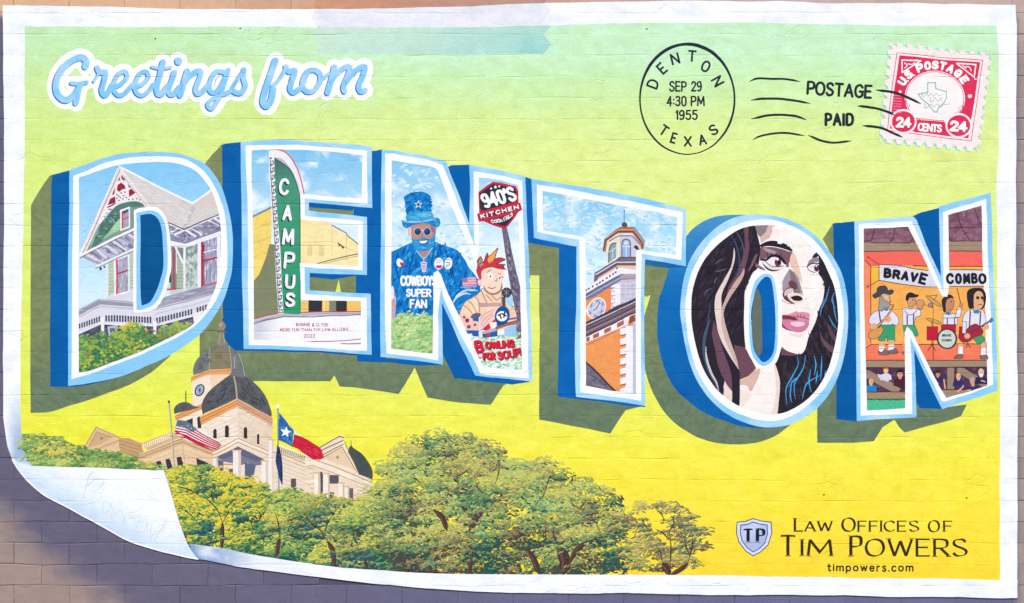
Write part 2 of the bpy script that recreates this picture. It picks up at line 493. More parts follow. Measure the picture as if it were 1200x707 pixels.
        if len(me.vertices) == len(nr): me.normals_split_custom_set_from_vertices(nr.astype(np.float32).tolist())
    print("paint triangles", total)
# ------------------------------------------------------------------ hand-lettering: centre lines of the characters, 0 = top, 1 = base line
G = {
'A': (.66, ["0,1 .33,0 .66,1", ".13,.66 .53,.66"]), 'B': (.55, ["0,0 0,1", "~0,0! .28,0 .47,.1 .47,.36 .28,.47 0,.47!", "~.0,.47! .3,.47 .54,.6 .54,.88 .3,1 0,1!"]),
'C': (.6, ["~.6,.2! .48,.04 .32,0 .09,.15 0,.5 .09,.85 .32,1 .48,.96 .6,.8!"]), 'D': (.62, ["0,0 0,1", "~0,0! .28,0 .52,.14 .62,.5 .52,.86 .28,1 0,1!"]),
'E': (.5, [".5,0 0,0 0,1 .5,1", "0,.48 .42,.48"]), 'F': (.48, [".48,0 0,0 0,1", "0,.48 .4,.48"]),
'G': (.64, ["~.6,.18! .48,.03 .32,0 .09,.15 0,.5 .09,.85 .32,1 .5,.95 .62,.82!", ".62,.84 .62,.54 .38,.54"]), 'H': (.6, ["0,0 0,1", ".6,0 .6,1", "0,.48 .6,.48"]),
'I': (.0, ["0,0 0,1"]), 'J': (.4, ["~.4,0! .4,.75 .3,.97 .12,1 0,.85!"]), 'K': (.56, ["0,0 0,1", ".54,0 .02,.58", ".18,.44 .56,1"]), 'L': (.46, ["0,0 0,1 .46,1"]),
'M': (.76, ["0,1 .06,0 .38,.8 .7,0 .76,1"]), 'N': (.64, ["0,1 0,0 .64,1 .64,0"]), 'O': (.7, ["~o.35,0 .6,.13 .7,.5 .6,.87 .35,1 .1,.87 0,.5 .1,.13"]),
'P': (.5, ["0,1 0,0", "~0,0! .28,0 .5,.1 .5,.42 .28,.54 0,.54!"]), 'Q': (.7, ["~o.35,0 .6,.13 .7,.5 .6,.87 .35,1 .1,.87 0,.5 .1,.13", ".45,.75 .75,1.1"]),
'R': (.54, ["0,1 0,0", "~0,0! .28,0 .48,.1 .48,.4 .28,.52 0,.52!", ".24,.52 .56,1"]), 'S': (.52, ["~.5,.16! .38,.02 .26,0 .07,.08 .03,.26 .14,.41 .38,.54 .52,.7 .47,.9 .27,1 .12,.97 0,.82!"]),
'T': (.6, ["0,0 .6,0", ".3,0 .3,1"]), 'U': (.6, ["~0,0! 0,.65 .09,.92 .3,1 .51,.92 .6,.65 .6,0!"]), 'V': (.62, ["0,0 .31,1 .62,0"]),
'W': (.92, ["0,0 .23,1 .46,.1 .69,1 .92,0"]), 'X': (.58, ["0,0 .58,1", ".58,0 0,1"]), 'Y': (.58, ["0,0 .29,.5 .58,0", ".29,.5 .29,1"]), 'Z': (.55, ["0,0 .55,0 0,1 .55,1"]),
'0': (.48, ["~o.24,0 .43,.12 .48,.5 .43,.88 .24,1 .05,.88 0,.5 .05,.12"]), '1': (.14, ["0,.15 .14,0 .14,1"]), '2': (.48, ["~.02,.2! .12,.03 .26,0 .44,.1 .46,.3 .3,.58 0,1!", "0,1 .5,1"]),
'3': (.46, ["~.02,.12! .2,0 .4,.06 .44,.25 .34,.42 .18,.46!", "~.18,.46! .4,.52 .47,.72 .4,.94 .2,1 0,.86!"]), '4': (.5, [".36,1 .36,0 0,.7 .5,.7"]), '5': (.46, [".44,0 .06,0 .04,.44", "~.04,.44! .26,.38 .44,.52 .46,.74 .36,.95 .18,1 0,.88!"]),
'9': (.46, ["~.44,.35! .4,.08 .22,0 .04,.1 0,.3 .08,.52 .24,.56 .4,.46 .45,.3!", "~.46,.3! .45,.65 .36,.92 .2,1 .04,.94!"]), ':': (.0, ["0,.3 0,.34", "0,.74 0,.78"]), "'": (.0, ["0,0 -.03,.24"]),
'!': (.0, ["0,0 0,.65", "0,.93 0,.96"]), '.': (.0, ["0,.96 0,1"]), '&': (.6, ["~.6,1! .2,.4 .15,.15 .3,0 .44,.15 .38,.35 .05,.6 .02,.85 .2,1 .42,.9 .6,.55!"]),
't': (.3, ["~.14,.12! .14,.8 .2,.98 .32,.96!", "0,.36 .32,.36"]), 'i': (.0, ["0,.36 0,1", "0,.13 0,.15"]), 'm': (.7, ["0,.36 0,1", "~0,.55! .08,.4 .2,.36 .33,.44 .35,.6 .35,1!", "~.35,.55! .43,.4 .55,.36 .68,.44 .7,.6 .7,1!"]),
'p': (.44, ["0,.36 0,1.28", "~o.22,.36 .38,.44 .44,.68 .38,.92 .22,1 .06,.92 0,.68 .06,.44"]), 'o': (.46, ["~o.23,.36 .4,.44 .46,.68 .4,.92 .23,1 .06,.92 0,.68 .06,.44"]),
'w': (.64, ["0,.36 .16,1 .32,.42 .48,1 .64,.36"]), 'e': (.42, ["~.02,.66! .42,.66! .38,.45 .22,.36 .05,.45 0,.68 .06,.92 .23,1 .4,.9!"]), 'r': (.26, ["0,.36 0,1", "~0,.58! .08,.42 .26,.37!"]),
's': (.34, ["~.32,.44! .2,.36 .06,.4 .04,.54 .17,.67 .31,.77 .3,.94 .15,1 0,.92!"]), 'c': (.4, ["~.4,.46! .24,.36 .06,.44 0,.68 .06,.92 .24,1 .4,.9!"]),
}
def glyph_faces(ch, sx, sy, w, xf, nib=None, serif=0, vertw=None):
    F = []
    for st in G[ch][1]:
        sm = st
        # scale first so that curves get enough points
        pre = '~' if sm[0] == '~' else ''
        body = sm[1:] if pre else sm
        o = 'o' if body[0] == 'o' else ''
        if o: body = body[1:]
        toks = []
        ends = []
        for tk in body.split():
            c = tk.endswith('!'); a, b = tk.rstrip('!').split(',')
            toks.append("%f,%f%s" % (float(a) * sx * 3, float(b) * sy * 3, '!' if c else ''))
            ends.append((float(a), float(b)))
        P = [(x / 3, y / 3) for x, y in parse(pre + o + ' '.join(toks))]
        if o: P.append(P[0])
        if nib:
            F += [[xf(*q) for q in f] for f in ribbon(P, w, 0, nib, False)]
        else:
            F += [[xf(*q) for q in f] for f in ribbon(P, w, 0, None, True)]
        if serif and not o:
            for e, q in ((ends[0], ends[1]), (ends[-1], ends[-2])):
                if abs(e[1] - q[1]) > .25 and (e[1] < .02 or e[1] > .98) and ch not in 'CGSOJ':
                    x, y = e[0] * sx, e[1] * sy; t = serif * .34
                    y0 = y - w / 2 * .6 if e[1] < .5 else y + w / 2 * .6 - t
                    F.append([xf(*c) for c in ((x - serif * 1.25, y0), (x + serif * 1.25, y0), (x + serif * 1.25, y0 + t), (x - serif * 1.25, y0 + t))])
                elif abs(e[1] - q[1]) < .02 and ch in 'EFLT':
                    x, y = e[0] * sx, e[1] * sy; t = serif * .25; d = 1 if e[1] < .3 else (-1 if e[1] > .8 else 0)
                    F.append([xf(*c) for c in ((x - t / 2, y - (serif * .7 if d <= 0 else 0)), (x + t / 2, y - (serif * .7 if d <= 0 else 0)), (x + t / 2, y + (serif * .7 if d >= 0 else 0)), (x - t / 2, y + (serif * .7 if d >= 0 else 0)))])
    return F
def layout(s, gap, space):
    pos = []; x = 0
    for ch in s:
        if ch == ' ': x += space; continue
        pos.append((ch, x)); x += G[ch][0] + gap
    return pos, x - gap
def text(part_, s, x, y, W, h, w, col, ang=0, slant=0, gap=.26, space=.4, nib=None, serif=0, curve=None, sh=None, offs=(0, 0)):
    """s from (x, y) = top left of the first letter, W wide and h high over all, stroke w"""
    pos, tot = layout(s, gap, space)
    hh = h - w; sc = (W - w) / max(tot, 1e-6)
    ca, sa = math.cos(math.radians(ang)), math.sin(math.radians(ang)); F = []
    for ch, gx in pos:
        ox = gx * sc + w / 2
        def xf(px, py, ox=ox):
            X = ox + px - (py - h / 2) * slant; Y = py + w / 2
            if curve: Y += curve * (2 * X / W - 1) ** 2
            return (x + offs[0] + X * ca - Y * sa, y + offs[1] + X * sa + Y * ca)
        F += glyph_faces(ch, sc, hh, w, xf, nib, serif)
    put(part_, tri_faces(F), rgb(col) if isinstance(col, str) else col)
def letter_at(part_, ch, cx, cy, w_, h, w, col, ang=0, nib=None, serif=0, slant=0):
    ca, sa = math.cos(math.radians(ang)), math.sin(math.radians(ang)); gw = G[ch][0]
    sc = (w_ - w) / gw if gw > .01 else h
    def xf(px, py):
        X = px - gw * sc / 2 - (py - h / 2) * slant; Y = py + w / 2 - h / 2
        return (cx + X * ca - Y * sa, cy + X * sa + Y * ca)
    put(part_, tri_faces(glyph_faces(ch, sc, h - w, w, xf, nib, serif)), rgb(col) if isinstance(col, str) else col)
# ------------------------------------------------------------------ the brick wall
wall = empty("brick_wall", label="painted brick wall in tan and purple grey around and under the mural", cat="wall")
def wall_col(x, y):
    x = np.asarray(x, float); y = np.asarray(y, float)
    tan = ramp(x, [(0, '#DDB28E'), (250, '#D9AE90'), (420, '#CD9C84'), (640, '#C9A090'), (900, '#C5ABA4'), (1200, '#C2AAA0')])
    tan = mix(tan, np.broadcast_to(rgb('#A09088'), tan.shape), sstep(15, 80, y))
    tan = mix(tan, np.broadcast_to(rgb('#A48E86'), tan.shape), sstep(560, 690, y) * (x < 700))
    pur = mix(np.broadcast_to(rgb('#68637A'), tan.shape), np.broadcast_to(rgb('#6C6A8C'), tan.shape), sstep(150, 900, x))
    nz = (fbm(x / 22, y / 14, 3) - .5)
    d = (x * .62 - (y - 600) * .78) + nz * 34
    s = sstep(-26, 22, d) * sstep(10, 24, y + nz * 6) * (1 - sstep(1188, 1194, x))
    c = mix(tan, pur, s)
    return np.clip(c * (1 + .10 * (fbm(x / 5, y / 4, 3)[..., None] - .5)), 0, 1)
def brick_mesh(x0, x1, y0, y1):
    xs = [x0 + .12] + [x0 + 1.0] + [g for g in GX if x0 + 2 < g < x1 - 2] + [x0 + 8 + rng.random() * 6, x1 - 22] + [x1 - 1.0, x1 - .12]; xs = sorted(xs)
    ys = [y0 + .12, y0 + 1.1, y0 + 7] + [g for g in GY if y0 + 8 < g < y1 - 2] + [y1 - 6, y1 - 1.1, y1 - .12]
    X, Y = np.meshgrid(np.clip(xs, GX[0] + .01, GX[-1] - .01), np.clip(ys, GY[0] + .01, GY[-1] - .01)); X = X.ravel(); Y = Y.ravel()
    ci, cj = cell_of(X, Y); h, _, wp = relief(X, Y, ci, cj)
    nx, ny = len(xs), len(ys)
    edge = (np.arange(nx * ny) % nx == 0) | (np.arange(nx * ny) % nx == nx - 1) | (np.arange(nx * ny) // nx == 0) | (np.arange(nx * ny) // nx == ny - 1)
    h = np.where(edge, h - .0004 - .0042 * sstep(.42, .72, fbm(X / 14, Y / 14, 2)), h + .0016 * (fbm(X / 9, Y / 6, 2) - .5) + .0012 * rng.random())
    X, Y = wp[:, 0], wp[:, 1]; V = [((x - 600) * S, -hh, (353.5 - y) * S + ZC) for x, y, hh in zip(X, Y, h)]
    F = []
    for j in range(ny - 1):
        for i in range(nx - 1):
            a = j * nx + i; F.append((a, a + nx, a + nx + 1, a + 1))
    loop = [i for i in range(nx)] + [j * nx + nx - 1 for j in range(1, ny)] + [(ny - 1) * nx + i for i in range(nx - 2, -1, -1)] + [j * nx for j in range(ny - 2, 0, -1)]
    b = len(V)
    for k in loop: V.append((V[k][0], 0.09, V[k][2]))
    n = len(loop)
    for k in range(n): F.append((loop[k], loop[(k + 1) % n], b + (k + 1) % n, b + k))
    me = bpy.data.meshes.new("brick"); me.from_pydata(V, [], F); me.update()
    C = np.ones((len(V), 4), np.float32)
    xx = np.array([v[0] / S + 600 for v in V]); yy = np.array([353.5 - (v[2] - ZC) / S for v in V])
    C[:, :3] = lin(wall_col(xx, yy) * (1 + .05 * (rng.random() - .5))) * PAINT
    a = me.color_attributes.new("paint", 'FLOAT_COLOR', 'POINT'); a.data.foreach_set("color", C.ravel())
    me.materials.append(MAT)
    return me
nb = 0
for k in range(-3, 30):
    y0 = J0 + COURSE * (k - 1); y1 = y0 + COURSE
    kk = k - 1
    for b in range(-2, 20):
        x0 = C0 + (BRICK_L / 2 if kk % 2 else 0) + BRICK_L * b; x1 = x0 + BRICK_L
        if x1 < -30 or x0 > 1232 or y1 < -30 or y0 > 735: continue
        vis = y0 < 9 or x0 < 6 or x1 > 1190 or y1 > 701 or (x0 < 420 and y1 > 540 and (y1 - 545) > (x0 - 30) * .56 - 25)
        if not vis: continue
        o = bpy.data.objects.new("brick", brick_mesh(max(x0, GX[0] + 1), min(x1, GX[-1] - 1), max(y0, GY[0] + 1), min(y1, GY[-1] - 1)))
        COL.objects.link(o); o.parent = wall; nb += 1
print("bricks", nb)
# the wall goes on beyond the picture's edge
V, F = [], []
for k in range(-14, 34):
    for b in range(-8, 28):
        x0 = C0 + (BRICK_L / 2 if k % 2 else 0) + BRICK_L * b; x1 = x0 + BRICK_L; y0 = J0 + COURSE * k; y1 = y0 + COURSE
        if x1 > -30 and x0 < 1232 and y1 > -30 and y0 < 735 and (y0 < 9 or x0 < 6 or x1 > 1190 or y1 > 701): continue
        if x0 >= 0 and x1 <= 1190 and y0 >= 9 and y1 <= 701: continue
        d = -.001 * rng.random(); n0 = len(V)
        for q in ((0, .006), (.5, d)):
            for a_, b_ in ((x0 + q[0] + .15, y0 + q[0] + .15), (x1 - q[0] - .15, y0 + q[0] + .15), (x1 - q[0] - .15, y1 - q[0] - .15), (x0 + q[0] + .15, y1 - q[0] - .15)): V.append(((a_ - 600) * S, q[1], (353.5 - b_) * S + ZC))
        F += [(n0 + 7, n0 + 6, n0 + 5, n0 + 4)] + [(n0 + i, n0 + 4 + i, n0 + 4 + (i + 1) % 4, n0 + (i + 1) % 4) for i in range(4)]
me = bpy.data.meshes.new("outer_bricks"); me.from_pydata(V, [], F); C = np.ones((len(V), 4), np.float32)
C[:, :3] = lin(wall_col(np.array([v[0] / S + 600 for v in V]), np.array([353.5 - (v[2] - ZC) / S for v in V]))) * PAINT; me.color_attributes.new("paint", 'FLOAT_COLOR', 'POINT').data.foreach_set("color", C.ravel())
me.materials.append(MAT); ob = bpy.data.objects.new("outer_bricks", me); COL.objects.link(ob); ob.parent = wall; ob['kind'] = 'stuff'
# smear of paint over the mortar bed and body of the wall behind the brick faces
def slab(name, x0, x1, y0, y1, d0, d1, parent, hexc):
    X0, X1, Z0, Z1 = PX(x0), PX(x1), PZ(y1), PZ(y0)
    V = [(X0, d0, Z0), (X1, d0, Z0), (X1, d0, Z1), (X0, d0, Z1), (X0, d1, Z0), (X1, d1, Z0), (X1, d1, Z1), (X0, d1, Z1)]
    F = [(0, 1, 2, 3), (5, 4, 7, 6), (4, 0, 3, 7), (1, 5, 6, 2), (3, 2, 6, 7), (4, 5, 1, 0)]
    me = bpy.data.meshes.new(name); me.from_pydata(V, [], F); me.update()
    C = np.ones((8, 4), np.float32); C[:, :3] = lin(rgb(hexc)) * PAINT
    a = me.color_attributes.new("paint", 'FLOAT_COLOR', 'POINT'); a.data.foreach_set("color", C.ravel())
    me.materials.append(MAT); o = bpy.data.objects.new(name, me); COL.objects.link(o); o.parent = parent
    return o
slab("wall_core", -490, 1790, -305, 803, 0.012, 0.2, wall, '#7C6E74')
mx, my = np.meshgrid(np.linspace(GX[0] + .1, GX[-1] - .1, 120), np.linspace(GY[0] + .1, GY[-1] - .1, 80)); mx, my = mx.ravel(), my.ravel()
me = bpy.data.meshes.new("mortar"); me.from_pydata([((x - 600) * S, .0035, (353.5 - y) * S + ZC) for x, y in zip(mx, my)], [], [(j * 120 + i, (j + 1) * 120 + i, (j + 1) * 120 + i + 1, j * 120 + i + 1) for j in range(79) for i in range(119)])
C = np.ones((len(mx), 4), np.float32); C[:, :3] = lin(wall_col(mx, my) * .84) * PAINT; me.color_attributes.new("paint", 'FLOAT_COLOR', 'POINT').data.foreach_set("color", C.ravel())
me.materials.append(MAT); mo = bpy.data.objects.new("mortar", me); COL.objects.link(mo); mo.parent = wall

# ------------------------------------------------------------------ the mural: ground, border, tape, curled corner
mural = empty("postcard_mural", label="large painted postcard with a white border, green fading down to yellow", cat="mural")
def element(name, label, cat, group=None):
    """a painted element of the mural: a film of paint of its own lying on the postcard"""
    return empty(name, label=label, cat=cat, group=group)
def ground_col(x, y):
    t = y + 18 * (fbm(x / 90, y / 40, 4) - .5)
    L = ramp(t, [(28, '#C3EBBB'), (62, '#C6EAAE'), (100, '#CDEBA0'), (140, '#D5ED92'), (200, '#DAEE86'), (300, '#DEEE76'), (420, '#E2EE64'), (470, '#E9ED54'), (530, '#F2EC40'), (600, '#F9E63A')])
    R = ramp(t, [(28, '#C9EFC6'), (62, '#CAEFC6'), (100, '#CDEFAE'), (140, '#DAEF9C'), (180, '#E2F094'), (260, '#E0EF8A'), (400, '#E4EE74'), (480, '#EDEE5C'), (540, '#F7EC4C'), (600, '#FBE544'), (675, '#FBDA3A')])
    c = mix(L, R, sstep(120, 520, np.asarray(x)))
    n = fbm(np.asarray(x) / 14, np.asarray(y) / 5, 3) - .5
    return np.clip(c * (1 + .07 * n[..., None]) + np.stack([0 * n, 0 * n, .10 * n], -1), 0, 1)
postcard = part("postcard_ground", mural, "green to yellow ground of the painted postcard")
BORDER = "3,6 90,8 180,10 300,11 370,11 480,9.5 550,8 600,5 650,3.5 700,2.5 800,1 900,1.5 950,3 1000,4 1100,5 1190,6 1191.5,30 1191,180 1190,300 1191,361 1193,470 1192,530 1192,700.5 1100,699.5 900,697 750,695 600,694.5 560,693 500,689.5 450,685 400,679.5 350,673.5 300,667 265,661 233,655 180,642.5 125,619 92,601 55,581 37,567 25,554 15,540 9,524 6,506 4,490 4,440 5,180"
INNER = "29,31 180,31.5 300,31.5 450,32.5 550,32.5 600,31.5 650,30 700,28 750,27 850,26.5 900,27 1000,29 1168,30 1170,60 1170,177 1167.5,220 1168.5,361 1172,430 1171.5,530 1171.5,679.5 1100,677.5 900,675.5 750,674 600,673.5 500,672 450,669 400,665.5 350,659 300,651 262,642.5 220,636 190,551 38,545 33,536 28,522 25,505 24,480 24,440 29,180"
gpoly = parse(INNER)
poly(postcard, "26,28 700,25 1170,27 1174,682 1090,680 600,676 300,654 216,640 188,553 36,548 20,520 22,440", ground_col)
def border_col(x, y):
    x = np.asarray(x, float); y = np.asarray(y, float)
    c = np.broadcast_to(rgb('#F8F9FC'), x.shape + (3,))
    a = sstep(440, 530, y) * (x < 60)
    c = mix(c, np.broadcast_to(rgb('#8FA9CE'), c.shape), a * .8 * sstep(4, 22, x))
    b = sstep(330, 225, x) * (y > 600)
    c = mix(c, np.broadcast_to(rgb('#7C9CC8'), c.shape), b * .9)
    n = fbm(x / 30, y / 12, 3)
    c = mix(c, np.broadcast_to(rgb('#EBEEF7'), c.shape), sstep(.5, .75, n) * .8)
    return c
border = part("white_border", mural, "white border painted round the postcard")
poly(border, BORDER, border_col, holes=[INNER])
tape = part("tape_film", element("tape_strip", "translucent strip of tape with zigzag ends across the top edge of the postcard", "tape"))
poly(tape, "370,-2 638,-2 638,5.4 600,5 550,8 480,9.5 376,10.8 368,6", lambda x, y: ramp(x, [(365, '#D39C7A'), (440, '#C89078'), (640, '#B9958A')]) * (1 + .12 * (fbm(x / 9, y / 5)[..., None] - .5)))
poly(tape, "369,11 376,10.8 480,9.5 550,8 600,5 638,4 645,13 637,24 643,30.2 600,31.5 550,32.5 450,32.5 372,31.8 365,21", lambda x, y: mix(rgb('#ECECF4') + 0 * x[:, None], rgb('#E4E5ED') + 0 * x[:, None], sstep(.4, .7, fbm(x / 18, y / 9))))
poly(tape, "372,31.8 450,32.5 550,32.5 600,31.5 643,30.2 645,31 637,41 646,52 637,63.5 368,64.5 374,54 366,40", lambda x, y: mix(ramp(x + y * 2, [(420, '#CDE8D0'), (560, '#C4E4D2'), (690, '#B2DCD0'), (760, '#A6D8D0')]), rgb('#9AD0CE') + 0 * x[:, None], sstep(.42, .8, fbm(x / 22, y / 10)) * sstep(480, 620, x) * .8))
# ------------------------------------------------------------------ the six block letters
OL = lambda x, y: mix(rgb('#7C885E') + 0 * x[:, None], rgb('#687C62') + 0 * x[:, None], sstep(380, 470, y)) * (1 + .22 * (fbm(x / 4, y / 3, 2)[..., None] - .5))
def BLc(a, b):
    return lambda x, y: mix(rgb(a) + 0 * x[:, None], rgb(b) + 0 * x[:, None], fbm(x / 26, y / 16, 3) * .8)
BL = BLc('#00559A', '#0568AE')
LBc = lambda x, y: mix(rgb('#8CCBF8') + 0 * x[:, None], rgb('#B2DBF8') + 0 * x[:, None], sstep(.35, .65, fbm(x / 24, y / 24, 2)) * sstep(240, 300, x) )
WH = '#FBFBFD'
def skyc(x, y, top='#6FBCEB', mid='#A9D8F5', low='#E6F3FA', y0=190, y1=420, cl=.55):
    t = (np.asarray(y) - y0) / (y1 - y0)
    c = ramp(t, [(0, top), (.5, mid), (1, low)])
    n = fbm(x / 16 + 3, y / 11 + 9, 4)
    return mix(c, rgb('#F2F8FC') + 0 * c, sstep(cl, cl + .22, n) * .85)
names = ['D', 'E', 'N', 'T', 'O', 'N']
desc = ["big block letter D filled with a gabled house under a blue sky", "big block letter E filled with a green theatre sign and marquee", "big block letter N filled with a man in a blue top hat",
        "big block letter T filled with a clock tower", "big block letter O filled with a portrait of a dark haired woman", "big block letter N filled with a band on an orange stage"]
LT = [element("block_letter", d, "letter", "block letters spelling the town name") for d in desc]
def lp(i, n, label=None, kind=None): return part(n, LT[i], label, kind)
SH = [lp(i, "cast_shadow") for i in range(6)]; SI = [lp(i, "letter_side") for i in range(6)]; OU = [lp(i, "letter_outline") for i in range(6)]
# cast shadows, painted olive
poly(SH[0], "~61,205! 58,206! 48,221! 40,234! 36.5,241! 36,330! 35.6,440! 36,484! 58,483 80,476 104,469 128,460 152,451 178,436 190,426 200,417! 200,400! 85,300!", OL)
poly(SH[1], "~240,192! 250,180 260,169.6! 300,200! 300,400! 436,410! 520,410! 520,440! 532,441! 560,440! 600,446! 590,452! 575,474.5! 540,472 510,467.6 501,466! 494,450! 486,431! 475,450! 467,462! 450,459 422,455 398,453! 392,440! 387,447! 350,447 287,447 234,450! 234,391! 245,378! 262,352! 258,225! 250,203!", OL)
poly(SH[3], "619,284 656,290 660,464 756,475 733,481 715,508 690,503 632,492 632,323 619,323", OL)
poly(SH[4], "~755,308! 784,313! 800,320! 806,430! 860,480! 918,499! 928,496! 912,509 890,518 860,521 830,517 803,505 780,485 765,460 757,438 755,425! 755,370! 764,340! 763,337! 755,341!", OL)
poly(SH[4], "755,310 784,314 778,330 772,345 764,345 758,348 755,347", OL)
poly(SH[5], "976,262 964,280 980,310 985,320 985,400 957.6,478 957.6,519 1000,519 1024,517 1034,501 1048,492 1054,501 1060,507 1085,500 1115,492 1126,488 1133,474 1105,478 1078,474 1071,440 1000,440 1000,262 980,261", OL)
poly(SH[5], "1070,253 1075,251 1077,262", OL)
# painted blue sides
poly(SI[0], "61,205 82,199.5 84,300 84,440 150,436 144,441 128,445 112,449.5 88,453.5 59,453.5 59,330 60,240", BL)
poly(SI[1], "260.4,170 264,168.6 282,166.8 290,300 292,405 436,412 436,416.8 418,417 360,412.6 278,411 264,411 261,360 262,330", BLc('#00569C', '#0668B0'))
poly(SI[1], "362,236 414,241 414,262 362,262", BL)
poly(SI[1], "362,318 418,320 418,348 362,345", BL)
poly(SI[2], "414,178 440,177 448,175 452,300 452,420 519,424 519,428.5 490,428.5 460,425 419,423.6 418,416 414,416 414,240", BLc('#005AA4', '#086CB6'))
poly(SI[2], "525,196 529,194 549.6,193.4 556,195 556,270 549,262", BLc('#005AA4', '#0668B0'))
poly(SI[2], "517,350 545,385 566,436 600,445 624,447 600,450.8 570,447.5 533,443 519,415", BLc('#0058A2', '#0A68B2'))
poly(SI[3], "616,209.6 623,209.6 628,278 680,288 680,420 680,463 756,475 756,477 733,475.5 700,470.5 653.6,465 655,380 655,291 620,285 617,240", BLc('#005CAA', '#106EBA'))
poly(SI[3], "753,303 803,311 806,318 784,314.5 755.6,310.5", BLc('#0064B6', '#3A6C88'))
def o_side(x, y): return mix(ramp(y, [(250, '#5A9ED0'), (300, '#3080BE'), (350, '#0668B4'), (460, '#005AA6')]), rgb('#2076B8') + 0 * x[:, None], fbm(x / 14, y / 14) * .5)
poly(SI[4], "~804,277 812,268 824,260 839,254 856,252 876,252! 920,280! 860,400! 920,499! 900,502 870,500 850,494 826,484 806,470 790,454 778,430 771,400 770,380 772,352 776,340 784,314! 804,312!", o_side)
poly(SI[5], "976,262.4 1002,259.4 1008,300 1010,480 1006,493.6 980,491.6 980,440 977,300", BLc('#00549A', '#0462AA'))
poly(SI[5], "1075,251 1080,249 1100.6,243.6 1106,260 1106,336 1088,300", BLc('#00549A', '#0462AA'))
poly(SI[5], "1070,408 1078,424 1104,475 1104,479.6 1078,478.5 1074,472 1071,440", BLc('#00549A', '#0462AA'))
# olive patches seen through the gaps
poly(SH[1], "362,243 388,245 414,247.4 414,253 362,249", OL)
poly(SH[1], "363,325 390,327.8 417,323.4 417,345 363,342", OL)
yell = lambda x, y: ground_col(x, y)
poly(postcard, "397,328 399.6,343 393,343", yell)
poly(postcard, "621,323 632,323 632,470 621,470", yell)
poly(SH[2], "517,412 517,443 538,445 538,430", OL)
poly(SI[2], "518,360 519,416 533,444 560,441", BLc('#0058A2', '#0A68B2'))
poly(SI[3], "614,207 622,209.6 628,285 617,284", BLc('#005CAA', '#106EBA'))
poly(SI[5], "1066,254 1078,250.6 1094,300 1098,322 1082,290", BLc('#00549A', '#0462AA'))
# light blue outlines and white lines; the pictures go in between
OUTL = [
 "~81.5,199.5! 100,193 120,186 140,181 160,179 180,178.5 200,179 214,181 230,187 240,192 250,203 260,220 268,246 272,268 273,288 272,316 268,334 262,352 252,370 240,386 224,400 200,416 170,430 144,440.5 128,444.5 104,449.5 80,452.5! 80,370 80,300 81.5,240",
 "282,166.6 300,165 330,164 360,165.6 390,167.6 420,170 435.6,172 436.4,244 412,241.6 362,237.4 362,247 390,250 414,252.6 430,254.4 430,322.4 417,322 390,321 363,320 363,340.4 388,342 417,343.6 434.4,344.4 435.6,416 400,413 360,411 320,409.4 285.6,409 284.4,350 283.4,290 283,230",
 "447.4,176 460,176.4 480,179 500,183 524,190 525,197 532,214 540,234 550,263 551,220 549.6,193.6 570,197 592,201 615.6,207 617,246 618.6,280 620,300 621,360 623,420 624,447.4 600,444.5 557,440 544,413 532,386 518,355 519,427.6 490,423 460,419.6 446,418.4 445.6,360 446,300",
 "622.6,209.6 650,214 700,222.4 740,229.6 770,236.4 804,245 803.8,312 780,308 756,304 755,340 755,400 756,475.6 720,470 675,465 673.6,420 675.6,340 675.8,289 650,284 625.6,279 624,240",
 "~o876,252 896,252 914,255 938,264 956,277 974,298 986,320 992,344 994,370 992,400 986,430 974,458 956,480 938,492 920,499 900,501 880,498 860,490 840,476 824,458 812,436 804,410 799,382 797,364 799,340 803,320 810,302 822,284 838,268 856,257",
 "1001,259.4 1040,256 1070,253.6 1074,258 1084,284 1094,306 1102.4,324 1101,280 1100.4,242 1130,234 1161,226 1163,300 1166,360 1168.5,420 1169,458 1104,479.6 1092,456 1080,430 1071,410 1072.6,440 1074,489 1040,491 1004,493.6 1003,400 1002,330"]
WHT = [
 "~86,206! 100,201 120,192 140,187 160,184 190,183.5 210,185 224,190 238,200 250,216 259,236 264,254 266,280 266.5,300 266,316 261,334 252,354 240,370 228,382 210,394 190,404 160,418 130,429 110,437 84,444.5! 84.4,380 84.8,300 86,240",
 "287.6,171 310,170 350,170 390,173 430,176.6 431,239.4 380,235 357.2,232.8 357.4,253.4 390,256 425,259 425,317 390,315 357,313.6 357.6,344.4 390,347 429.6,349 430.2,411.4 380,408 340,406 291.6,404.6 291,350 290,230",
 "451.6,180.4 460,180 480,183.6 500,187 519,194 524,206 532,226 544,256 556,288 555,240 555,201 570,203 592,207 612,212 613,260 615,300 617,360 619.6,443.6 600,442 563,438 560,432 546,404 532,376 520,350 516.8,337 513.6,364 513.6,422.4 490,418.4 453,414 451,360 451.4,280",
 "629,216.4 660,221 700,229 740,236 770,243 800,248.6 798.6,305 774,301 752,297.4 751,340 751,400 751.4,470 720,465 680,459.6 679.6,400 680,340 679,281.5 650,276 629.8,272",
 "~o890,257.6 910,259 934,268 954,282 970,302 982,326 987,352 988.6,374 986,400 980,428 968,452 952,470 934,484 918,491 900,493.4 880,490 860,482 842,470 828,454 816,432 808,406 804,378 803,360 806,336 812,316 822,298 834,282 850,270 870,261",
 "1006,262.6 1040,261 1068,259 1074,272 1084,294 1096,320 1105.6,343 1105,290 1105.4,249 1130,241 1155.6,233.6 1157,280 1159,340 1162,380 1163.6,451 1136,462 1107,471 1103,470 1092,446 1080,422 1066.6,395 1068,420 1069,485 1040,486 1008.6,487.4 1008,400 1007,330"]
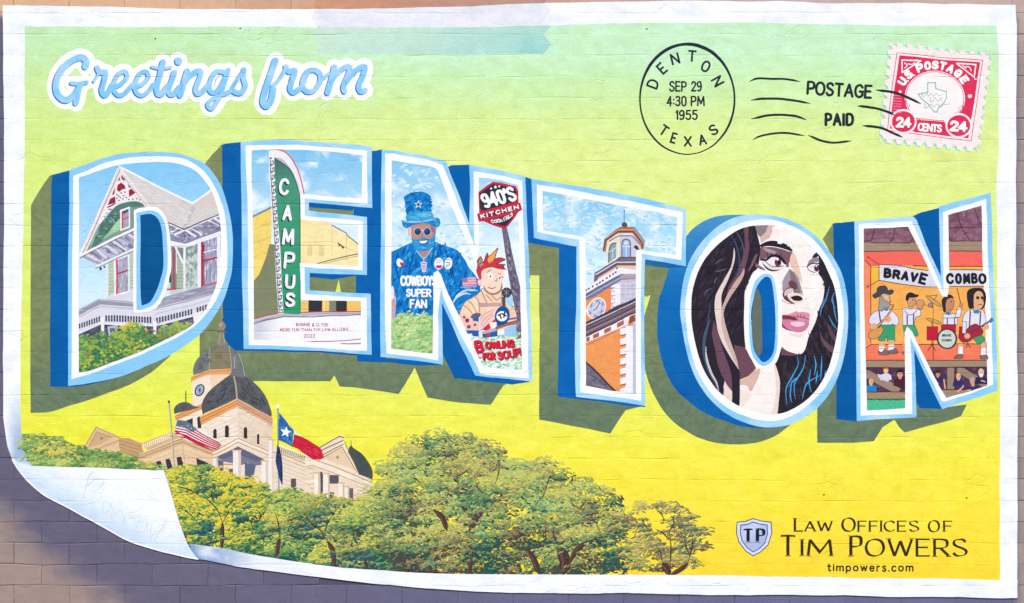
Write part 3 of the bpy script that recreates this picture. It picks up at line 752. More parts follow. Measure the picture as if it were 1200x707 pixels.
PIC = [
 "~92.5,208.5! 108,203 128,196 140,193.5 160,191 180,190 200,190.5 216,194 230,201 240,212 248,224 254,240 257,254 259,272 259,290 257,312 254,332 249,346 240,364 226,380 210,390 190,400 160,414 130,425 106,434 92.5,436.6! 92.4,370 92.4,300",
 "295,176.4 320,175.4 360,176 390,178 425,182.4 424,233 390,231 360,228 352.6,228.6 352.8,257.6 390,260.6 419.6,263 420,312 352,308 351.4,308 353,352 423,353 423,405 380,402 340,399 297.6,398 297.4,330 296,250",
 "459,188 480,191.6 500,194.5 512,197.6 520,218 532,248 545,278 556,306 561,296 561,208 586,211 607,217 608,260 609,300 611,400 612,435 567,431 550,396 540,374 526,346 517,322 513,317 508,320 507,414.6 458.6,409 458.6,300",
 "636,224 660,228 700,236 740,243.6 770,249 793.6,255 792,299 770,296 747,293 745.4,296 745,340 745,400 745.4,461.4 720,458 686.6,452 686.4,340 686,280 680,277 660,274 636.6,270",
 "~o880,265 898,264 914,265 930,272 946,283 962,302 972,322 979,342 982,368 981.6,386 976,414 968,438 954,460 938,474 920,483 902,485.6 884,482 866,476 848,464 836,452 824,432 816,408 811,382 810,364 811,344 816,324 826,304 838,290 852,278 866,269",
 "1012,268 1040,267.4 1064,266 1072,282 1084,306 1096,332 1104,347 1110,348 1112.4,332 1111.6,280 1111,252 1130,247 1150,241 1151,300 1153,340 1155,370 1157,452 1132,460 1109,466.4 1100,452 1088,428 1072,396 1069,389 1063,382.4 1060,390 1060.6,440 1060.6,478.6 1040,480 1016,481 1014.4,420 1012.4,360"]
for i in range(6):
    poly(OU[i], OUTL[i], LBc)
    poly(OU[i], WHT[i], WH)
SKYC = [lambda x, y: skyc(x, y, '#84C6F2', '#A9D8F5', '#D6EEF8', 190, 350, .8), lambda x, y: skyc(x, y, '#7FC2EC', '#A4D2F0', '#DDEEF8', 176, 270, .5), lambda x, y: skyc(x, y, '#84C4EC', '#B4DBF2', '#E6F2FA', 185, 300, .5),
        lambda x, y: skyc(x, y, '#8CCBEF', '#A9DAF4', '#D2EDF8', 225, 330, .42), '#F8EEEA', '#F6AC50']
for i in range(6):
    poly(lp(i, "picture_ground"), PIC[i], SKYC[i])
# ------------------------------------------------------------------ foliage made of brush dabs
def foliage(pt, region, pal, step=9, rx=9, ry=6, n=22, a=2.6, b=1.2, dens=1.0, hole=0.0, tilt=0.0, seed=1, dim=0.0, con=1.2):
    """pal: list of 4 lists of colours from deep shade to highlight"""
    P = np.array(parse(region)); r = random.Random(seed)
    x0, y0 = P.min(0); x1, y1 = P.max(0); C = []
    y = y0
    while y < y1:
        x = x0 + r.random() * step
        while x < x1:
            cx, cy = x + r.uniform(-.4, .4) * step, y + r.uniform(-.4, .4) * step * .6
            if inside(P, [(cx, cy)])[0] and vnoise(cx / 13 + seed, cy / 9)[()] > (hole(cx, cy) if callable(hole) else hole): C.append((cx, cy))
            x += step
        y += step * .55
    C.sort(key=lambda c: c[1] + r.uniform(-6, 6))
    for cx, cy in C:
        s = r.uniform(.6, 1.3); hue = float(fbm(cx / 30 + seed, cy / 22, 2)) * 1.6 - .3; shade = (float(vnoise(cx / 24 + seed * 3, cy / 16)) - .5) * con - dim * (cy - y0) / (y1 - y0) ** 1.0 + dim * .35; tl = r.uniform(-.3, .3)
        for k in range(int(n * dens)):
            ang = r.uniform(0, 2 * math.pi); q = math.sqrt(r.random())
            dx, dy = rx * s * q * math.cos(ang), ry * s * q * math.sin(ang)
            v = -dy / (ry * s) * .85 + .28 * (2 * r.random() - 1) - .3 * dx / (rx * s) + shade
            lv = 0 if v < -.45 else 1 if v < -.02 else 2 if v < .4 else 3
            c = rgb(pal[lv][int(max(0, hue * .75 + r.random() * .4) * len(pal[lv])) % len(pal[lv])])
            c = np.clip(c * (1 + .10 * (r.random() - .5)), 0, 1)
            dab(pt, cx + dx, cy + dy, a * r.uniform(.6, 1.3), b * r.uniform(.7, 1.3), tilt + tl + dx / (rx * s) * .7 + r.uniform(-.45, .45), c)
def mottle(pt, region, cols, n, a, b, seed=3, rot=.6, base=0.0):
    P = np.array(parse(region)); r = random.Random(seed); x0, y0 = P.min(0); x1, y1 = P.max(0); k = 0
    while k < n:
        x, y = r.uniform(x0, x1), r.uniform(y0, y1)
        if inside(P, [(x, y)])[0]:
            dab(pt, x, y, a * r.uniform(.6, 1.4), b * r.uniform(.6, 1.4), base + r.uniform(-rot, rot), rgb(r.choice(cols))); k += 1
        else: k += .2
LAV, WL = '#A9A7BC', '#EDEBF3'
# ================================================================== D: the house
CLIP = parse(PIC[0])
h = lp(0, "house", "painted grey roofed house with a red and white gable")
roofc = lambda x, y: mix(rgb('#DDD9D8') + 0 * x[:, None], rgb('#D2C8C4') + 0 * x[:, None], fbm(x / 10, y / 8))
poly(h, "141,197 226,239 250,222 258,236 259,254 216,269 196,261 187,246 173,243", roofc)
poly(h, "226,239 250,222 258,238 240,243 228,246", '#DACCC6')
poly(h, "226,239 229,245 218,269 213,268 222,250", '#C4C0C4'); mottle(h, "150,208 225,243 215,264 190,255", ['#DFDAD8', '#D8D3D0', '#DCD5D1'], 60, 5, 1.2, base=.45, rot=.2)
stroke(h, "140,195.5 226,238.5 250,221", 2.2, '#F6F4F4')
# upper storey walls
poly(h, "125,304 157,288 157,356 125,350", lambda x, y: mix(rgb('#AFC4A6') + 0 * x[:, None], rgb('#C6D3C0') + 0 * x[:, None], fbm(x / 5, y / 6)))
for yy in range(306, 350, 4): stroke(h, f"126,{yy} 157,{yy - 1}", .5, '#8FA68C')
rects(h, [(124.6, 305, 127, 349)], '#E6E6EE')
poly(h, "130,345 156,339 183,345 181,364 117,356", '#DAD9E6')
poly(h, "133,305 152,298 152,343 133.6,347", WL)
h0 = h; h = part('window', h0)
poly(h, "136,306 150,300 150,341 136,344", '#A8A9BE'); mottle(h, "137,306 150,301 150,340 137,343", ['#8C8CA4', '#B9BACC', '#9C9CB6', '#C8C8D6'], 40, .7, 3, rot=.1)
stroke(h, "137,305 137,344", 2, '#D23A58'); stroke(h, "137,321.5 150,317", 1.8, '#B83450'); stroke(h, "138,343.5 150,340", .8, '#C87088')
h = h0
poly(h, "199,284 217,288 259,272 259,340 199,345", '#C6D0CC')
poly(h, "218,290 232,285 232,300 222,318 218,330", '#84928E'); poly(h, "218,305 232,296 232,330 218,336", '#C2CCC8'); mottle(h, "218,292 231,288 231,336 218,338", ['#9FAEA8', '#B6C6BE', '#D4DADA', '#8E9C96'], 50, 1.4, 3)
poly(h, "200,289 216,291 216,338 200,340", '#7C8884'); poly(h, "207,300 215,306 215,338 207,338", '#A9BCA4')
for yy in range(306, 338, 4): stroke(h, f"207,{yy} 215,{yy}", .5, '#8A9C86')
stroke(h, "199.5,288 199.5,330", 2.4, '#3C3A44'); stroke(h, "204,291 204,338", 2, '#C23A5A'); stroke(h, "196,339.5 206,338.6", 2, '#D23A58')
stroke(h, "206,290 215,309", 2.4, WL); stroke(h, "207,290 207,320", 1.4, '#E8DCE8'); stroke(h, "216.3,287 216.3,339", 2.6, WL)
poly(h, "231.6,284 258,273 258,342 231.6,344", WL)
h = part('window', h0)
poly(h, "237,284 254.5,278 254.5,332 237,338", '#9FA0BA'); mottle(h, "240,285 254,280 254,332 240,334", ['#7C7C96', '#BCBCD0', '#A4A4BC', '#DADAE4', '#8E8EA6'], 70, .6, 4, rot=.06)
stroke(h, "236.8,284 236.8,338", 2.6, '#B82848'); stroke(h, "239,286 239,334", 1.2, '#8A3450'); stroke(h, "238,306.5 254,302", 2, '#C02C4A'); stroke(h, "239,296 254,292", 1.2, '#E8E8F2'); stroke(h, "238,336.5 254,331.5", 2.6, '#D03050')
h = h0
poly(h, "196,261 216,269.5 259,252 259,271 217,285 199,282", '#8E8CA6'); mottle(h, "198,263 216,271 257,256 257,269 217,283 200,280", ['#A6A4BC', '#7C7A96', '#B8B6CC', '#6E6C88'], 60, 3, 1.2)
for q in ("201,272 212,266.5", "205,275 215,270.5", "218,270 229,277", "223,268 236,275", "245,258.5 256,265.5", "250,255 258,260"): stroke(h, q, 2.3, '#ECEAF4')
for q in ("198,268 204,265", "203,270 213,269", "247,260.5 258,267", "221,267 233,274.5", "216,270 216,280"): stroke(h, q, .9, '#5E5A74')
stroke(h, "196,260.5 216,268.8 259,250.5", 1.1, '#3A3848'); stroke(h, "197,262 216,270.6 259,252.6", 1.2, '#EDEAF2')
poly(h, "198,282 217,286 259,271 259,275.5 217,290.6 199,288", WL); stroke(h, "199,281.5 217,285.4 258,270.4", .7, '#8A86A0')
h = part('gable', h0, 'gable with red and white lattice')
poly(h, "141,195 95,300 103,299 174,257 174,242", '#F2E8EC')
poly(h, "~102,293! 110,278 118,264 126,252 136,242 148,237 160,236 173,241! 170,262! 100,297!", '#7E9A90')
poly(h, "118,262 126,252 136,242 146,237.6 141,262 122,280 112,290 106,290 114,268", '#557A72'); poly(h, "112,266 118,262 108,288 101,292", '#8CB6A6')
poly(h, "139,256 143,258 143,268 120,281 128,272", '#A6CFA0'); poly(h, "148,237.4 160,236.4 172,241 160,243 154,243 140,246", '#567C74')
mottle(h, "114,268 126,254 138,246 140,258 128,270 112,288", ['#4C6E6C', '#6F9A8C', '#7FAE96', '#476662'], 70, 2, 1, rot=1.2); mottle(h, "122,278 140,262 141,266 126,277", ['#9CC898', '#B8D8AC', '#86B88C'], 22, 1.6, .8)
poly(h, "141,195 93,300 98,300 143,203 146,206", '#EADCD8'); stroke(h, "141,199 96.5,299", .9, '#B97C6C'); stroke(h, "138.5,198 93.5,299", 1.3, '#F6F2F4'); stroke(h, "142,204 102,291", 1, '#F8F4F8')
poly(h, "141,197 147,203 177,243 172,245 143,206", '#F0E2E2'); stroke(h, "144,205 172,241", .7, '#B49898')
for q in ("137,223 138,217 142,214 146,217 147.5,221.5 143.6,222 140,225", "126.5,240.5 129,233 135,230 135.6,237.5", "151,223.5 154,221 159,226 151.4,230.5", "142,204.5 146.7,211 143,210.4", "138,212 141,206.5 141,211", "131,229 134.8,219.5 134.4,227"): poly(h, q, '#A3243E')
for q in ("126,242.5 135,238 135.6,239.6 126,244", "149,214.5 153.4,219.6 151.6,220.6", "142.5,205 147.5,211.6 145,211.6"): poly(h, q, '#3C4A50')
for x, y in ((137, 228), (139, 229.6), (142, 226.4), (146.6, 225.4), (145, 229.4), (141, 231.4), (139.6, 235), (144.2, 233), (148, 231.4), (155.8, 233.4), (160.5, 233), (164, 234.4), (130, 245.6), (128, 245.4), (125.4, 250), (122.5, 254), (137, 232), (151, 234)): ell(h, x, y, 1, .8, '#4A4450', rot=-30)
poly(h, "140.6,246.5 152.4,242 152.6,267 141,271", WL); poly(h, "143,248 150.8,245 151,265 143.4,268.4", '#A4A6B4'); poly(h, "143,248 150.8,245 150.8,248 143,252", '#54565E')
stroke(h, "143.5,249 143.5,267.6", 1.6, '#DA3450'); stroke(h, "144,257.6 150.6,254.6", 1.6, '#D84460')
h = h0
poly(h, "93,300 156,269 157,293 134,303 117,311 108,307", '#A4A1B6'); mottle(h, "102,299 155,274 155,290 118,309", ['#BFBDD0', '#8F8CA6', '#CBC8D8', '#7E7C98'], 70, 4, 1.6, base=.5, rot=.4)
for q in ("131,281.5 148,293", "123,286 137,296.5", "101,298 113,305", "149,273.5 157,279", "112,291 124,302"): stroke(h, q, 2.6, '#DCD9E6')
for q in ("127,282.5 143,292.6", "107,295 116,302", "150,271 157,276", "133,279 146,290"): stroke(h, q, .8, '#6A6680')
stroke(h, "92,301 157,268.6", 3, '#F1EEF4'); stroke(h, "94,302.6 157,271", .9, '#6E6A80'); stroke(h, "112,313 134,302.5 157,292", 2.4, WL); stroke(h, "112,315 134,305 157,294.6", .7, '#8A869C')
ell(h, 118, 315, 1.6, 2, '#4A4A58'); ell(h, 122.5, 313, 1, 1.5, '#4A4A58')
h = part('porch', h0)
poly(h, "91,364 115,350.5 157,354 157,360 118,357 91,372", '#9A98AC'); stroke(h, "91,365.5 115,351.5 157,355.5", 1, '#C6C4D4')
poly(h, "181,352 200,346 230,338 257,331 257,345 220,353 182,361", '#A09EB2'); mottle(h, "184,352 230,340 254,334 250,342 210,352 184,358", ['#8E8CA2', '#B4B2C4'], 30, 6, 1, base=-.25, rot=.05)
poly(h, "91,371 118,357 157,360 181,361 210,354 257,342 257,372 181,384 118,380 91,392", '#DCDAE6')
stroke(h, "91,373 118,359 157,362 180,363.5", 1, '#AFACC0'); stroke(h, "181,362 212,355 252,344", 1, '#9A97AC'); stroke(h, "182,368 215,360 248,351", .8, '#B8B5C8')
def spindles(x0, y0, x1, y1, hh, n):
    for k in range(n):
        t = (k + .5) / n; x = x0 + (x1 - x0) * t; y = y0 + (y1 - y0) * t; w = (x1 - x0) / n * .31
        poly(h, [(x - w, y), (x + w, y), (x + w, y + hh), (x - w, y + hh)], '#3E3A4C'); stroke(h, [(x - w, y + hh * .5), (x + w, y + hh * .5)], .8, '#8A86A0')
spindles(92, 380, 118, 370.5, 6, 9); spindles(123, 369.4, 178, 371.4, 7.4, 17); spindles(182.5, 373.4, 226, 362, 6.2, 13); spindles(230, 361, 246, 356, 6, 5)
poly(h, "91,391 118,379 180,381.5 226,370.5 246,362 230,384 200,396 91,402", '#4E5164'); mottle(h, "93,392 118,381 178,383 226,373 224,380 180,396 95,398", ['#5E6276', '#43465A', '#6C7086'], 50, 5, 2)
poly(h, "186,387 226,374 226,386 196,392", '#6E7288'); poly(h, "126,383 138,381 136,396 128,397", '#B9C0D0'); poly(h, "128.5,385 136,384 134.6,396 130,396", '#666C84'); rects(h, [(170, 382, 172, 392)], '#8C90A4')
poly(h, "118,372 122.5,372 122,395 119,395", WL); poly(h, "179.4,377 184,377 183,398 180.4,398", WL); poly(h, "226,368 238,364 236,380 228,384", WL)
stroke(h, "91,391.5 118,379.4 180,381.8 226,370.6 240,366", 1.6, '#ECEAF2')
PB = [['#2F6A5C', '#3A7450', '#467448'], ['#4C8A50', '#468058', '#5C8C48'], ['#6FA04C', '#9AA848', '#5F9A5C', '#A8824A'], ['#D8C244', '#A4B84C', '#8CB054', '#7CA856']]
bu = lp(0, "bush", "painted green and yellow bushes")
poly(bu, "92,398 100,396 112,399 117,396 128,398 140,389 148,385 158,384 168,387 178,393 190,390 202,384 214,383 222,381 218,392 160,416 106,438 92,438", '#5A9254')
foliage(bu, "92,396 100,395 112,398 117,394 128,397 140,388 148,384 158,383 168,386 178,392 190,389 202,383 214,382 221,380 216,391 160,415 106,437 92,437", PB, 8, 8, 7, 18, 2.4, 1.3, seed=5)
CLIP = None
# counter of the D
poly(OU[0], "~157,247! 164,244 180,242.5 188,246 195,256 198,268 200,284 201,312 198,328 194,344 186,358 178,364 160,366.8 156.4,363! 156.4,300", WH)
poly(OU[0], "~159.8,249.5! 168,247.8 180,247 188,252 194,264 195.8,280 196.6,312 193,330 188,346 178,359 162,363.5 160,360! 159.8,300", LBc)
poly(SI[0], "~164.5,252.5! 172,251 180,252 187,260 190,272 191,288 191.6,312 188,328 183,342 176,354 166,358.6! 164.8,340 164.5,300", BLc('#004C84', '#045C9C'))

# ================================================================== E: theatre
CLIP = parse(PIC[1])
b_ = lp(1, "theatre_building", "cream and yellow buildings behind the sign")
poly(b_, "294,254 318,243 318,292 311,304 304,321 294,334", '#F2D670'); mottle(b_, "297,256 316,247 314,290 303,318 298,322", ['#F4DA7C', '#EFD06A'], 40, 3, 1.4); strokes(b_, ["304,266 304,288 314,286 314,262 304,266"], .8, '#E4C88C')
stroke(b_, "294,255 318,243", 2.2, '#7E8A82')
poly(b_, "316,286 330,288 336,372 296,384 294,334 304,321 311,304", lambda x, y: mix(rgb('#8E8C66') + 0 * x[:, None], rgb('#74806A') + 0 * x[:, None], fbm(x / 6, y / 6)))
poly(b_, "350,255 389,261 389,266 406,275 424,288 424,314 350,310", '#F7E4A8'); mottle(b_, "354,262 388,264 418,290 418,308 354,306", ['#F8E6AE', '#F5E0A2', '#F9E9B6'], 50, 5, 1.6)
strokes(b_, ['389,266 389,300', '353,284 389,283 419,296', '406,276 406,303'], .7, '#D8C48C'); strokes(b_, ['296,270 317,261', '296,286 317,278', '296,302 312,296'], .6, '#D8B850')
rects(b_, [(360, 288, 366, 300), (374, 288, 380, 300)], '#E6CF92')
stroke(b_, "389,264 406,273.5 407,276 420,286.6", 1.5, '#8C8C80'); poly(b_, "396,284 404,290 402,292 399,288 397,289", '#5A4E44'); stroke(b_, "372,309 396,303 420,297.6", 1.2, '#6E6A60'); stroke(b_, "376,310 420,300", .6, '#9C9880')
poly(b_, "350,350 425,350 425,370 350,370", '#F3C56C'); rects(b_, [(351, 350, 360, 368)], '#E3C878'); rects(b_, [(361.6, 350, 377.6, 368), (394, 350, 406.6, 368)], '#35353C'); rects(b_, [(386, 350, 394, 368)], '#7C8474')
rects(b_, [(379, 350, 381, 366)], '#F9DA8C')
m_ = lp(1, "marquee", "white theatre marquee")
poly(m_, "296,374 312,370 328,367 350,366.4 424,365 424,408 296,400", lambda x, y: mix(rgb('#CFCFDD') + 0 * x[:, None], rgb('#F6F4F8') + 0 * x[:, None], sstep(298, 330, x + (y - 385) * .3)))
poly(m_, "296,374 312,370 328,367 350,366.4 424,365 424,369.6 350,371 328,372.5 296,380", '#C3C1CE')
stroke(m_, "296,374 312,370 328,367 350,366.2 424,365", 1.2, '#B8444E'); stroke(m_, "296,380.5 312,375 332,371.6 365,371.5 424,368.8", 1, '#6E5A68'); stroke(m_, "296,378 330,369.6 424,367", .5, '#8C7C8C')
stroke(m_, "356,400.8 390,400 424,397.4", 1, '#B05560'); stroke(m_, "400,403 424,402.6", 1.6, '#9C8C90')
m_ = part('marquee_lettering', m_)
text(m_, "BONNIE & CLYDE", 347, 378.6, 38, 4, .7, '#B04858'); text(m_, "MORE FUN THAN THE LAW ALLOWS", 328, 385, 80, 3.8, .65, '#B8505E', ang=-.6); text(m_, "2022", 356, 391.4, 13.4, 4, .7, '#B8646E')
sg_ = lp(1, "theatre_sign", "tall green vertical sign with white capital letters")
poly(sg_, "~317,175.6! 326,176 334,179 342,187 349,200 353,212 356,227! 353,250! 350,230! 345,210 338,197 330,188 320,184!", '#ECEAF0'); poly(sg_, "~321,184! 330,186 338,194 345,205 351,222 352,240! 349,240! 345,212 337,198 328,189!", '#B9BCC6')
stroke(sg_, "~317,175.4 326,175.8 334,178.6 342,186.6 349,199.6 353,211.6 356.4,227", 1.3, '#E4324C')
poly(sg_, "~320,184! 328,189 336,195 343,205 348,220 350.6,232 351.6,260! 351.6,330! 351.6,368! 332,368! 331,366! 328,290! 325,250!", lambda x, y: ramp(y, [(184, '#466E66'), (215, '#4A947A'), (250, '#419A76'), (366, '#2F9A6E')]) * (1 + .1 * (fbm(x / 3, y / 4)[..., None] - .5)))
stroke(sg_, "~321,185 329,190 337,196 344,206 349,222 351.4,236 351.8,300 351.8,367", 1, '#3A4A4A')
poly(sg_, "315,177 319,177 321.5,184 324.5,250 328.5,290 332.4,368 326.4,368 322,290 318,240", '#F0F0F6')
for k in range(22):
    y = 186 + k * 8.3; x = 317.4 + max(0, (y - 190)) * .0615
    stroke(sg_, f"{x-.6},{y+1} {x-.6},{y+6.4} {x+3.4},{y+6.4} {x+3.4},{y+2.6} {x+1.4},{y+2.6} {x+1.4},{y+4.6}", .95, '#3A3440')
    rects(sg_, [(x - 1.6, y - 1.2, x + 1.8, y + .2)], '#54505C')
for ch, cx, cy, w_, hh in (('C', 333, 219, 12, 20), ('A', 337, 249.4, 11.6, 18.6), ('M', 338, 277.6, 14.4, 19.6), ('P', 339, 305.4, 12.6, 20), ('U', 340, 330.4, 12, 17), ('S', 340.4, 351.4, 11.6, 17)):
    for off, cc in ((-1.4, '#25353A'), (0, '#F4F4FA')):
        letter_at(sg_, ch, cx + off, cy - off * .9, w_, hh, 3.4 if cc[1] == 'F' else 3.8, cc, ang=4)
CLIP = None
# ================================================================== N: fan and cartoon man
CLIP = parse(PIC[2])
mottle(lp(2, "cloud", kind='stuff'), "459,188 512,198 545,278 556,306 540,300 460,290", ['#C0E0F4', '#CCE6F6', '#D8ECF8', '#B0D8F2'], 190, 3.4, 1.5)
gr = lp(2, "grass", "painted pale green grass")
SKIN = '#D8A08E'
fan = lp(2, "painted_man", "man in a tall blue top hat, round glasses and a blue jersey")
JB = ['#0A62AE', '#1C86CE', '#2E9ADA', '#0B56A0', '#1478C4', '#3AA6DE']
poly(fan, "~457,296! 466,292 474,288 483,285! 497,294 509,283! 517.5,286.7 524,289 533,291.7 539,296.7 545,305 549,313 555,320 562,330! 568,380! 540,376 526,346 517,322! 512,330! 509,376! 463,372! 464,350 458,340!", '#0E78C6')
mottle(fan, "460,298 483,287 497,296 512,286 535,293 548,313 552,320 550,350 540,370 520,330 506,366 466,366", JB, 330, 4.2, 1.4, rot=.7, base=-1.1)
for q in ("~487,291 481,310 478,330", "~510,290 506,306 508,318", "~520,290 526,306 530,330", "~536,300 530,312 533,330", "~466,296 464,312 468,330"): stroke(fan, q, 1.6, '#0A4C92', taper=.3)
for q in ("~552,345 544,344 534,350 530,358", "~560,341 548,340 536,346 532,354", "~538,368 545,355 556,348"): stroke(fan, q, 1.8, '#CFE4F4', taper=.2)
poly(fan, "458,336 462,338 464,356 463,372 458,374", '#C4A6AA'); poly(fan, "458,335 461,336 462,350 458,352", '#E8E4EC')
poly(fan, "~488,292! 497,303! 507,291! 497,294", '#B98A80'); stroke(fan, "~488,293 492,299 497,303 502,298 507,290", 1, '#C8CCDC')
stroke(fan, "497,302 496.6,308", 1, '#D8D8E8'); poly(fan, "492.6,307 500.4,307 499.6,318.6 494.6,318.8", '#D6CCE4'); strokes(fan, ["494.6,309 498.6,309", "494.6,312 498.6,312", "495,315 498.6,315.4"], .8, '#B04868')
poly(fan, "~o466,303 472,305 472.6,311 468,313 464.6,309", '#E8ECF6'); poly(fan, "~o469,307 472.6,307.6 472,313 469,310", '#C8284C')
ell(fan, 514.3, 309, 5.4, 7, '#F2F2F8'); poly(fan, "510.4,311 518.4,311 517,314.6 512,314.6", '#D23450'); strokes(fan, ["511,305 517.6,305", "511.4,307.6 517,307.6"], .7, '#7C8CA8')
ell(fan, 525.4, 309, 4.6, 7, '#EEF0F6', 10); strokes(fan, ["523,304.6 528,304.6", "522.6,308 527,308 527,311 523.4,311 523.4,313.4"], .9, '#5A6A80')
fan0 = fan; fan = part('head', fan0)
poly(fan, "~o478,268 480.4,267 481.4,277 478.6,276", '#E6B4B4'); poly(fan, "~o509.6,266 511.4,267 510.6,275 508.6,276", '#B88CA4')
poly(fan, "~481.4,263! 495,261 508,265 509.6,272 509.6,282 506.7,290 497,294.6 488,293 483.4,286 482,276", '#C48C7C')
poly(fan, "~482,272! 484,280 489,281 492,280 497,278 501,280 505,280 507.6,277 509.6,268! 509.9,283 506.7,290.6 497,295 488,293.6 483,286.6", '#2C92D2'); mottle(fan, "484,281 508,282 505,290 497,294 488,292", ['#3AA4DE', '#54B4E4', '#1E80C4'], 30, 1.6, .9)
poly(fan, "~504,262! 508.6,266 509.2,274 505,270", '#9C6C84'); poly(fan, "~490,282.4 497,281.6 502,281 501,285.6 497,287 492,286", '#1A5690'); poly(fan, "~491.4,282.8! 497,282.4 501.2,281.8! 499.4,284.6 496,285.4 492.8,285.2", '#F4F4F8')
for cx in (489.6, 500.6): ell(fan, cx, 271.4, 4.6, 4.8, '#B4BCD4'); ell(fan, cx, 271.6, 3.8, 4.1, '#1A4468'); ell(fan, cx - .6, 270, 1.8, 1.4, '#2C6490')
stroke(fan, "494,270.4 496.4,270.4", 1, '#D9D2E0'); stroke(fan, "~495,273 494,277.6 497,278.6", .9, '#A86C64')
fan = part('top_hat', fan0)
poly(fan, "~473,231! 478,227.5 486,225.2 494,225 501.7,227.4 505,230.4! 504.6,240 506,248 508.4,255.6! 497,258.6 476.7,259.4! 476,248 475,240", '#0C78C2'); mottle(fan, "475,232 486,227 503,229 505,252 478,257", ['#0A66B0', '#1A8AD0', '#2C9CDA', '#0B5CA2', '#1480C8'], 90, 3, 1.6, rot=1.3)
poly(fan, "~477,252! 482,250 492,248.4 506,247.8! 508.4,255.4! 497,258.4 479,259!", '#3AA4D4'); mottle(fan, "479,252 505,249 507,254 480,258", ['#5CB8DC', '#2E94CC', '#74C4E0'], 30, 2.6, .8, rot=.2)
poly(fan, "~470.4,257.6! 474,259 482.5,260.2 495,259.2 505,257.5 509,255.2 514,256 516.2,260.4 514.8,265 510,266.8 505,263.4 496.7,262 486.7,263 481,266 476,267.6 472,265.2", '#1C84C6'); stroke(fan, "~471,258.4 476,260.4 484,261 496,260 506,258 511,256.4", 1, '#86CCEA'); mottle(fan, "473,261 478,263 477,266 473,265", ['#3A9CD4', '#1270B4'], 8, 1.6, .8); mottle(fan, "507,259 514,258 514,264 509,265", ['#3A9CD4', '#1270B4', '#54B0DC'], 14, 1.6, .8)
st5 = lambda cx, cy, r, r2=.42, a0=-90: [(cx + (r if k % 2 == 0 else r * r2) * math.cos(math.radians(a0 + 36 * k)), cy + (r if k % 2 == 0 else r * r2) * math.sin(math.radians(a0 + 36 * k))) for k in range(10)]
poly(fan, st5(490.3, 239.8, 5.2), '#E6E8F2'); poly(fan, st5(490.3, 239.8, 3), '#2A3450')
fan = part('jersey_lettering', fan0)
text(fan, "COWBOYS", 469, 323, 43, 12.6, 2.5, '#F4F4FA', gap=.22); text(fan, "SUPER", 475.6, 338.4, 30, 10, 2.1, '#F4F4FA', gap=.24); text(fan, "FAN", 480, 350.6, 20.6, 11, 2.2, '#F4F4FA', gap=.24)
for (xx, yy) in ((476, 338.4),): pass
PG = [['#6FA878', '#7CAE70'], ['#8FC07C', '#A4CC84'], ['#B9DA90', '#A9D08A', '#C9D684'], ['#DDEBA8', '#CFE7A4', '#BFE2A0']]
poly(gr, "457,375 466,371 480,369 495,371 510,369 510,418 457,412", '#A6CC86'); foliage(gr, "458,374 468,369 480,367 495,369 508,367 508,416 458,410", PG, 8, 8, 4, 14, 2.8, .9, seed=9, tilt=-.25)
fan = part('flag_patch', fan0)
poly(fan, "541,326 557.6,325 558.6,334.6 542.6,335.6", '#F0B4C4'); strokes(fan, ["542,328 557.6,327.4", "542,331 558,330.4", "542.6,334 558,333.4"], .9, '#D8607C'); poly(fan, "541,326 547.6,325.6 548,330.6 541.6,331", '#8A7CAA')
strokes(fan, ["540.6,336.8 558.6,336", "546,337.4 546,341", "544,337.6 549,337.4 549,341", "551,337.4 551,341 554,341", "556,337 556,341"], .8, '#A8C4E4')
# post and restaurant sign
po = lp(2, "sign_post", "purple grey pole under the hexagonal sign")
poly(po, "588,268 594,267 601,300 606,322 610.6,340 612,396 604,398 603,360 599,342 594,310", '#71687C'); mottle(po, "590,270 594,270 604,322 610,345 610,394 605,394 603,350", ['#86809A', '#5C546A', '#9C94AC', '#4C4658'], 110, 2.6, .9, base=1.35, rot=.3)
for y in (344, 352, 360, 368, 376): stroke(po, f"601,{y} 611,{y - 1}", .7, '#4C4456')
hs = lp(2, "hexagonal_sign", "red and black hexagonal restaurant sign")
CLIP = None
poly(hs, "577.5,213 591,215.4 604,218 607.5,224 607.8,238 609.8,238 612,246 607.6,248.4 604,254 592,269 578,264.4 567,259.4 561,260 559,251 561.6,250 560.6,225", '#C9283F')
poly(hs, "578,215.6 603,220.4 605.4,226 605.4,236 566,247.8 562.6,245 561.8,227", '#2E3140'); poly(hs, "563,251.4 608,239.8 609.8,245.4 603,248 566,257.6 561.8,257", '#7C2C3E'); poly(hs, "572.5,258.4 603,250.6 600,256.6 592,265.6 580,262.4", '#2E3140')
stroke(hs, "561,251.2 608.6,238.8", 1.2, '#D23A4E'); stroke(hs, "562,258.6 610.6,246", 1, '#D23A4E')
hs = part('sign_lettering', hs)
text(hs, "940'S", 562.6, 227.6, 40.6, 18, 3.5, '#F8F8FC', ang=-14, gap=.22, slant=-.12); text(hs, "KITCHEN", 562.4, 251.6, 46.4, 5.2, 1.4, '#F8F4F8', ang=-14.6, gap=.42)
text(hs, "COCKTAILS", 575.6, 260.2, 27, 4.2, 1.0, '#F0EEF4', ang=-19, gap=.22, curve=-3)
for x, y, r in ((575.6, 220.8, 1.7), (580.6, 219.2, 2.1), (585, 218.6, 1.5)): poly(hs, st5(x, y, r, .55), '#F4F4FA')
strokes(hs, ["580.6,257.6 585,256.4", "591.6,254 596.6,252.6"], .8, '#D8D4DC'); ell(hs, 588.4, 255.6, 1.2, 1.6, '#8C3440')
CLIP = parse(PIC[2])
mottle(gr, "547,397 560,394 612,389 612,434 568,430", ['#A9D894', '#8CCB94', '#C6E29A', '#7CC098'], 160, 2.6, 1.1, base=-.4)
